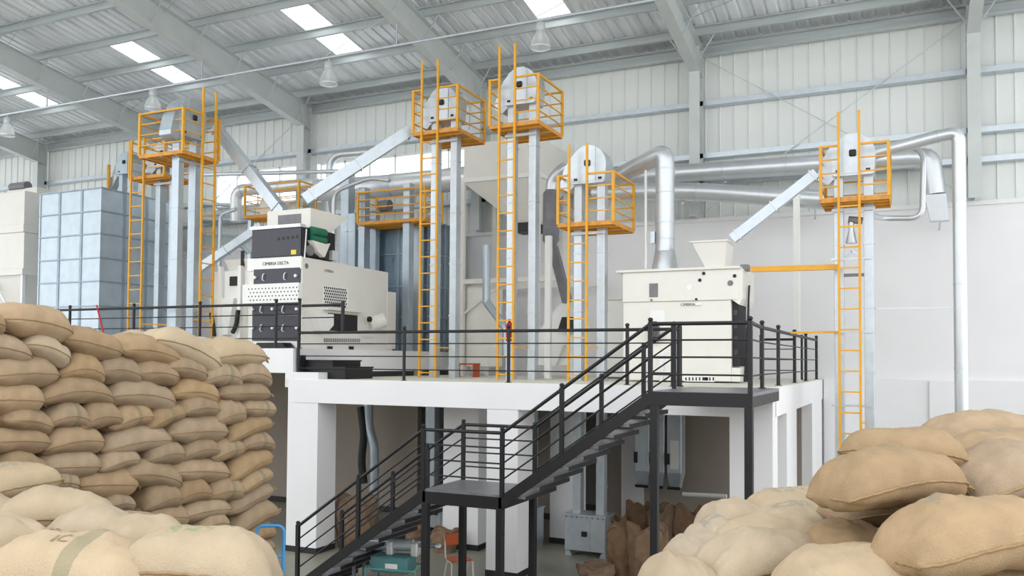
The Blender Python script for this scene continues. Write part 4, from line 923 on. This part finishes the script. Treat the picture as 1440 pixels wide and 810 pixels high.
# ------------------------------------------------------------------ grain sacks
SL_, SW_, SH_ = .8, .48, .26
def sack_geom(seed, nu, nv, arch=0., gather=.2):
    vs, fs = [], []
    um = [math.sin(math.pi/2*(2*i/nu-1)*.985)/math.sin(math.pi/2*.985) for i in range(nu+1)]
    vm = [math.sin(math.pi/2*(2*j/nv-1)) for j in range(nv+1)]
    def pos(u, v, side):
        au, av = abs(u), abs(v)
        t = (max(0, 1-au**3.4))**.52*(max(0, 1-av**2.6))**.52
        g = 1-gather*max(0, (u-.55)/.45)**2
        x = SL_/2*u*(1-.05*(1-v*v)*au**3)
        y = SW_/2*v*(1-.38*au**5)*g
        z = side*SH_/2*t*(1.12 if side > 0 else .84)
        n3 = Vector((x*5+seed*3.1, y*5, side*1.7+seed))
        z += t*.03*noise.noise(n3)+t*.011*noise.noise(n3*3.2)+t*.004*noise.noise(n3*8)
        z += .016*math.sin(v*11+seed+3*noise.noise(Vector((u*2, v*2, seed))))*au**5*max(0, 1-au**7)*side
        y += .012*noise.noise(Vector((x*4, seed, side)))
        x += .012*noise.noise(Vector((y*6, seed*2, 1)))
        z -= arch*u*u
        return (x, y, z)
    idx = {}
    for side in (1, -1):
        for i, u in enumerate(um):
            for j, v in enumerate(vm):
                if side == -1 and (i in (0, nu) or j in (0, nv)): idx[(side, i, j)] = idx[(1, i, j)]; continue
                idx[(side, i, j)] = len(vs); vs.append(pos(u, v, side))
        for i in range(nu):
            for j in range(nv):
                q = (idx[(side,i,j)], idx[(side,i+1,j)], idx[(side,i+1,j+1)], idx[(side,i,j+1)])
                fs.append(q if side > 0 else q[::-1])
    seam = [vs[idx[(1,0,j)]] for j in range(nv//2, -1, -1)]+[vs[idx[(1,i,0)]] for i in range(1, nu+1)]+[vs[idx[(1,nu,j)]] for j in range(1, nv//2)]
    return vs, fs, seam
def mesh_of(name, vs, fs, material):
    me = bpy.data.meshes.new(name); me.from_pydata(vs, [], fs); me.polygons.foreach_set('use_smooth', [True]*len(me.polygons)); me.materials.append(MAT[material]); return me
SM = {}
def sack_meshes(var, mt, hi):
    k = (var, mt, hi)
    if k not in SM:
        arch = (.03, .055, .04, .085, .01, .05)[var % 6]; ga = (.15, .3, .1, .22, .35, .18)[var % 6]
        kk = ('g', var, hi)
        if kk not in SM: SM[kk] = sack_geom(var*5.3+1.7, *((44, 30) if hi else (24, 16)), arch, ga)
        vs, fs, seam = SM[kk]
        kt = ('t', var, hi)
        if kt not in SM:
            mb = MB().tube([(p[0]*1.004, p[1]*1.01-.002, p[2]+.0015*math.sin(i*1.9)) for i, p in enumerate(seam)], .0055 if hi else .005, 6); SM[kt] = mesh_of('seam', mb.v, mb.f, 'twine')
            c = seam[-1]; r = random.Random(var); mb = MB(); e = (seam[-len(seam)//8][0], seam[-len(seam)//8][1], seam[-len(seam)//8][2])
            for q in range(5):
                dr = np.array([r.uniform(.2,1), r.uniform(-1,.2), r.uniform(-.7,.7)]); dr = dr/np.linalg.norm(dr)*.055
                mb.tube([e, np.array(e)+dr*.6, np.array(e)+dr+np.array([0,0,-.012])], .008, 5, rs=[.013, .009, .003])
            SM[('k', var, hi)] = mesh_of('tied_corner', mb.v, mb.f, 'twine')
        SM[k] = (mesh_of('sack', vs, fs, mt), SM[kt], SM[('k', var, hi)])
    return SM[k]
def sack(label, group, c, L, Wd, H, rot, mt='burlap', var=0, hi=False, knot=True):
    ms = sack_meshes(var, mt, hi)
    o = bpy.data.objects.new('grain_sack', ms[0]); COL.objects.link(o); o.location = c; o.rotation_euler = rot; o.scale = (L/SL_, Wd/SW_, H/SH_)
    ORG[o.name] = tuple(c); tag(o, label, 'sack', group)
    s = bpy.data.objects.new('seam', ms[1]); COL.objects.link(s); s.parent = o
    if knot: k = bpy.data.objects.new('tied_corner', ms[2]); COL.objects.link(k); k.parent = o
    return o
# tall stack at the left: (left, right, top, bottom in the photograph, tilt, L long / S end-on, material)
FX = -7.3
ORD = ['top', 'second', 'third', 'fourth', 'fifth', 'sixth', 'seventh', 'eighth', 'ninth', 'tenth', 'eleventh', 'twelfth', 'thirteenth', 'fourteenth', 'fifteenth']
STK = '''2 105 433 478 9 L burlap|-45 9 436 470 4 L burlap|-48 48 471 508 9 L burlap|35 101 474 511 20 S tan|90 176 464 506 13 L burlap|165 258 476 512 9 L burlap|-25 85 504 545 0 L burlap|
87 150 499 535 8 S burlap|137 200 503 540 9 S burlap|55 161 532 568 3 L burlap|-25 64 541 583 4 L grey|185 252 509 541 5 S burlap|230 290 502 535 10 S burlap|217 316 470 515 19 L tan|297 373 481 515 0 L tan|
283 341 511 543 4 S band|328 383 510 539 8 S burlap|243 309 532 567 8 L grey|308 381 538 565 2 L burlap|152 250 537 576 8 L burlap|248 307 557 587 3 S burlap|296 345 563 598 -6 S burlap|338 388 563 587 6 S band|
202 260 569 602 -14 S band|236 320 585 622 3 L burlap|315 383 586 618 -12 L burlap|0 75 572 608 14 S burlap|65 127 567 601 4 S band|108 172 565 602 -4 S burlap|152 214 570 603 -8 S band|-25 74 602 638 5 L burlap|
62 146 601 638 0 L burlap|145 241 600 637 -2 L burlap|-4 69 634 671 17 S burlap|60 142 635 671 5 L burlap|131 196 633 662 -4 S burlap|204 256 621 653 -2 S burlap|250 310 616 646 0 S burlap|295 343 617 647 -6 S band|
335 386 607 633 4 S band|105 199 659 701 7 L burlap|170 259 645 686 14 L burlap|238 325 645 677 8 L burlap|318 386 632 670 -15 L burlap|330 384 659 689 -12 S band|200 253 682 717 -4 S burlap|241 298 672 707 -3 S burlap|
293 342 672 704 5 S band|320 386 684 717 -13 L burlap|186 268 709 746 2 L burlap|256 325 701 731 2 L burlap|322 390 706 743 -14 L burlap|275 322 720 747 0 S burlap|341 388 734 761 2 S burlap|348 384 757 779 0 S burlap|60 112 660 692 8 S band|
141 188 692 722 10 S burlap|340 388 776 803 -4 S burlap|-30 60 668 700 0 L burlap'''
for i, q in enumerate(STK.replace('\n', '').split('|')):
    uL, uR, vT, vB, tl, kd, mt = q.split(); uL, uR, vT, vB, tl = map(float, (uL, uR, vT, vB, tl))
    um, vm = (uL+uR)/2, (vT+vB)/2
    pl, pr, pc = onx(uL, vm, FX-.1), onx(uR, vm, FX-.1), onx(um, vm, FX-.1)
    top, bot = onx(um, vT, FX-.15)[2], onx(um, vB, FX-.15)[2]
    Lg = pr[1]-pl[1]; H = (top-bot)*(1.0 if abs(tl) < 10 else .86); yc = (pl[1]+pr[1])/2
    m_ = {'tan': 'burlap_tan', 'band': 'burlap_band', 'grey': 'burlap_grey'}.get(mt, mt)
    zc = (top+bot)/2; ztop = 4.46-(.16 if yc > 5.7 else 0); ly = ORD[min(14, max(0, round((ztop-zc)/.215)))]; where = 'in the %s layer %s the tall stack' % (ly, 'of' if ly == 'top' else 'down')
    lean = 'drooping ' if tl > 7 else 'upturned ' if tl < -7 else 'level '
    if kd == 'L': sack(lean+'long burlap sack '+where, 'sacks in the tall stack', (FX-.24+random.uniform(-.02, .02), yc, (top+bot)/2), Lg*1.03, .5, H*1.16, (random.uniform(-.05, .05), math.radians(tl), math.pi/2+random.uniform(-.05, .05)), m_, i % 6)
    elif mt == 'band': sack(lean+'burlap sack with a woven grey band '+where, 'banded sacks in the tall stack', (FX-.22, yc, (top+bot)/2), Lg*1.03, .46, H*1.16, (0, math.radians(tl), math.pi/2+random.uniform(-.1, .1)), m_, i % 6, knot=False)
    else: sack(lean+'short burlap sack '+where, 'short sacks in the tall stack', (FX-.22+random.uniform(-.02, .02), yc, (top+bot)/2), Lg*1.03, .48, H*1.16, (random.uniform(-.06, .06), math.radians(tl), math.pi/2+random.uniform(-.12, .12)), m_, (i*2+1) % 6, knot=i % 3 == 0)
for u, v, y in ((232, 474, 7.2), (292, 482, 7.9), (150, 480, 6.6), (200, 473, 7.0)):
    p = onx(u, v, FX-.75); sack('pale burlap sack peeping over the front row on top of the tall stack', 'back row on top of the stack', (p[0], p[1], p[2]-.09), .8, .5, .26, (0, 0, math.pi/2), 'burlap_tan', 2)
def heap(name, label, cells):
    """unseen lower layers of a pile, too many and too hidden to count"""
    vs0, fs0, _ = sack_geom(3.3, 10, 8, .01, .15); mb = MB()
    for (x, y, z, rz, L, Wd, H) in cells:
        c, s = math.cos(rz), math.sin(rz)
        mb.add([(x+(p[0]*L/SL_)*c-(p[1]*Wd/SW_)*s, y+(p[0]*L/SL_)*s+(p[1]*Wd/SW_)*c, z+p[2]*H/SH_) for p in vs0], fs0)
    o = mb.build(name, 'burlap', None, True, org=(cells[0][0], cells[0][1], 0)); o['kind'] = 'stuff'; o['label'] = label; o['category'] = 'sacks'; return o
rr = random.Random(4)
cells = []
for r in range(19):
    z = .12+r*.222
    for col in range(3):
        for k in range(8):
            y = 2.6+k*.76+(r % 2)*.2
            if y > 8.3: continue
            x = FX-.3-.5*col if z < .75 or y < 4.4 else FX-.8-.5*col
            if z > 3.9 and col == 0 : x -= .1
            cells.append((x+rr.uniform(-.02, .02), y, z, math.pi/2+rr.uniform(-.06, .06), .84, .52, .27))
heap('sack_stack_core', 'inner burlap sacks filling the tall stack behind its face', cells)
# sack piles in the foreground: ends in the photograph at the height of the sack's middle
def pile(items, group, k=.99, kh=1.):
    for i, (u0, v0, u1, v1, z, Wd, H, mt, var, tilt, lab) in enumerate(items):
        a, b = onz(u0, v0, z), onz(u1, v1, z); c = (a+b)/2; L = np.linalg.norm(b-a); rz = math.atan2(b[1]-a[1], b[0]-a[0])
        sack(lab, group, tuple(c), L*k, Wd, H*kh, (math.radians(tilt[0]), math.radians(tilt[1]), rz), mt, var, True)
pile([(-14, 804, 230, 806, 2.9, .64, .38, 'burlap_tan_band', 1, (-3,4), 'big burlap sack with a dark band and stencilled letters on the low pile'),
      (172, 796, 394, 794, 2.9, .6, .38, 'burlap_tan_green', 0, (-5,5), 'big burlap sack with green stencil beside the blue trolley'),
      (-12, 728, 170, 716, 2.93, .5, .3, 'burlap_tan', 2, (0,4), 'pale burlap sack on the low pile under the tall stack with a curved seam'),
      (52, 748, 204, 742, 2.9, .52, .26, 'burlap_tan', 3, (0,0), 'pale burlap sack half buried behind the stencilled ones'),
      (125, 765, 268, 752, 2.9, .5, .25, 'burlap_tan', 5, (0,0), 'pale burlap sack wedged behind the green stencilled sack'),
      (-55, 692, 71, 670, 2.97, .5, .28, 'burlap_tan_grey', 4, (0,0), 'pale burlap sack with a blue grey mark touching the tall stack'),
      (-75, 772, 66, 752, 2.9, .55, .3, 'burlap_tan', 1, (0,0), 'rounded burlap sack at the edge of the low pile'),
      (-60, 730, 40, 722, 2.85, .5, .26, 'burlap_tan', 3, (0,0), 'burlap sack tucked under the pale curved one')], 'sacks on the low pile')
pile([(1168, 632, 1374, 640, 3.46, .5, .3, 'burlap', 0, (-8,2), 'burlap sack lying on top of the pile with a seam tuft'),
      (1150, 680, 1340, 668, 3.36, .52, .36, 'burlap_green', 1, (-4,-2), 'fat burlap sack with a green smudge overhanging the pile'),
      (1156, 716, 1300, 712, 3.1, .46, .27, 'burlap_band', 2, (0,0), 'darker burlap sack with a band pressed under the green smudged one'),
      (1336, 672, 1490, 664, 3.35, .55, .36, 'burlap', 3, (0,0), 'plump burlap sack tied against the green smudged one'),
      (1236, 768, 1490, 748, 3.12, .58, .4, 'burlap_grey', 2, (-6,-3), 'largest burlap sack on the pile with a long slanting seam'),
      (1136, 770, 1248, 768, 2.95, .5, .28, 'burlap', 5, (0,0), 'small burlap sack squeezed in under the banded one'),
      (1092, 822, 1300, 815, 2.88, .58, .36, 'burlap_tan', 0, (0,0), 'pale burlap sack bulging under the largest one'),
      (1315, 832, 1500, 825, 2.82, .55, .3, 'burlap', 4, (0,0), 'burlap sack in shadow beneath the largest one'),
      (1294, 606, 1480, 604, 3.5, .55, .3, 'burlap', 1, (0,0), 'burlap sack at the back of the pile against the white wall'),
      (1335, 634, 1500, 630, 3.42, .5, .28, 'burlap_grey', 0, (0,0), 'burlap sack with a grey mark behind the tied one'),
      (974, 800, 1172, 778, 2.85, .46, .34, 'burlap_tan', 2, (0,0), 'pale burlap sack with a gathered end beside the small squeezed one'),
      (1000, 768, 1166, 754, 2.88, .44, .3, 'burlap_tan', 5, (0,0), 'pale burlap sack lying parallel behind the gathered one'),
      (1045, 718, 1190, 712, 2.92, .5, .3, 'burlap_tan_grey', 0, (0,0), 'pale burlap sack at the far end of the pile with a grey stencil'),
      (1056, 744, 1180, 736, 2.9, .46, .28, 'burlap_tan_grey', 4, (0,0), 'pale burlap sack with grey stencil second from the pile end'),
      (980, 733, 1085, 730, 2.86, .5, .3, 'burlap_tan', 1, (0,0), 'pale burlap sack rounding the far corner of the pile'),
      (958, 764, 1060, 762, 2.82, .5, .3, 'burlap_tan_grey', 3, (0,0), 'pale burlap sack with a faint stencil on the pile edge'),
      (934, 790, 1040, 785, 2.8, .46, .3, 'burlap_tan', 0, (0,0), 'pale burlap sack on the pile edge before the stencilled one'),
      (900, 824, 1010, 818, 2.76, .5, .3, 'burlap_tan', 2, (0,0), 'pale burlap sack lowest on the pile edge')], 'sacks on the high pile', .9, .95)
for nm, lab, (u0, v0), (u1, v1), rng, lim in (('sack_pile_base', 'lower burlap sacks carrying the low pile', (0, 0), (0, 0), (-6.4, -3.2, 2.7, 6), lambda x, y: y < 3.45+(-3.3-x)*.75), ('sack_pile_base', 'lower burlap sacks carrying the high pile', (0, 0), (0, 0), (-1.3, 1.9, 4.4, 8.4), lambda x, y: True)):
    cells = []
    for r in range(12):
        z = .12+r*.222
        for x in np.arange(rng[0]+.3, rng[1]-.2, .62):
            for y in np.arange(rng[2]+.2, rng[3]-.1, .46):
              if lim(x, y): cells.append((x+rr.uniform(-.03, .03)+(r % 2)*.12, y+rr.uniform(-.03, .03), z, rr.uniform(-.1, .1), .72, .5, .27))
    if nm == 'sack_pile_base' and rng[0] > -2:
        for r, ymin in ((12, 5.5), (13, 5.6), (14, 6.2)):
            for x in np.arange(.3, 1.9, .62):
                for y in np.arange(ymin, 8.0, .46): cells.append((x, y, .12+r*.222, rr.uniform(-.1, .1), .72, .5, .27))
    heap(nm, lab, cells)

# faint stencilled letters on the banded sack of the low pile
from mathutils.bvhtree import BVHTree
mat('stencil_ink', srgb(150, 136, 108), .95, var=.3, scale=40)
src = [o for o in bpy.data.objects if o.get('label', '').startswith('big burlap sack with a dark band')][0]
bv = BVHTree.FromPolygons([v.co.copy() for v in src.data.vertices], [tuple(p.vertices) for p in src.data.polygons])
for txt, x0, y0, sz in (('B C', -.14, -.03, .085), ('IC', -.07, -.13, .085)):
    cu = bpy.data.curves.new('stencil', 'FONT'); cu.body = txt; cu.size = sz; cu.resolution_u = 3
    tmp = bpy.data.objects.new('tmp', cu); COL.objects.link(tmp); bpy.context.view_layer.update()
    me = bpy.data.meshes.new_from_object(tmp.evaluated_get(bpy.context.evaluated_depsgraph_get())); bpy.data.objects.remove(tmp)
    bm = bmesh.new(); bm.from_mesh(me); bmesh.ops.triangulate(bm, faces=bm.faces)
    for _ in range(2): bmesh.ops.subdivide_edges(bm, edges=[e for e in bm.edges if e.calc_length() > .012], cuts=1)
    bm.to_mesh(me); bm.free()
    for v in me.vertices:
        hit = bv.ray_cast(Vector((v.co.x+x0, v.co.y+y0, 1)), Vector((0, 0, -1)))[0]
        v.co = (v.co.x+x0, v.co.y+y0, (hit.z if hit else 0)+.003)
    me.materials.clear(); me.materials.append(MAT['stencil_ink']); ob = bpy.data.objects.new('stencil_lettering', me); COL.objects.link(ob); ob.parent = src
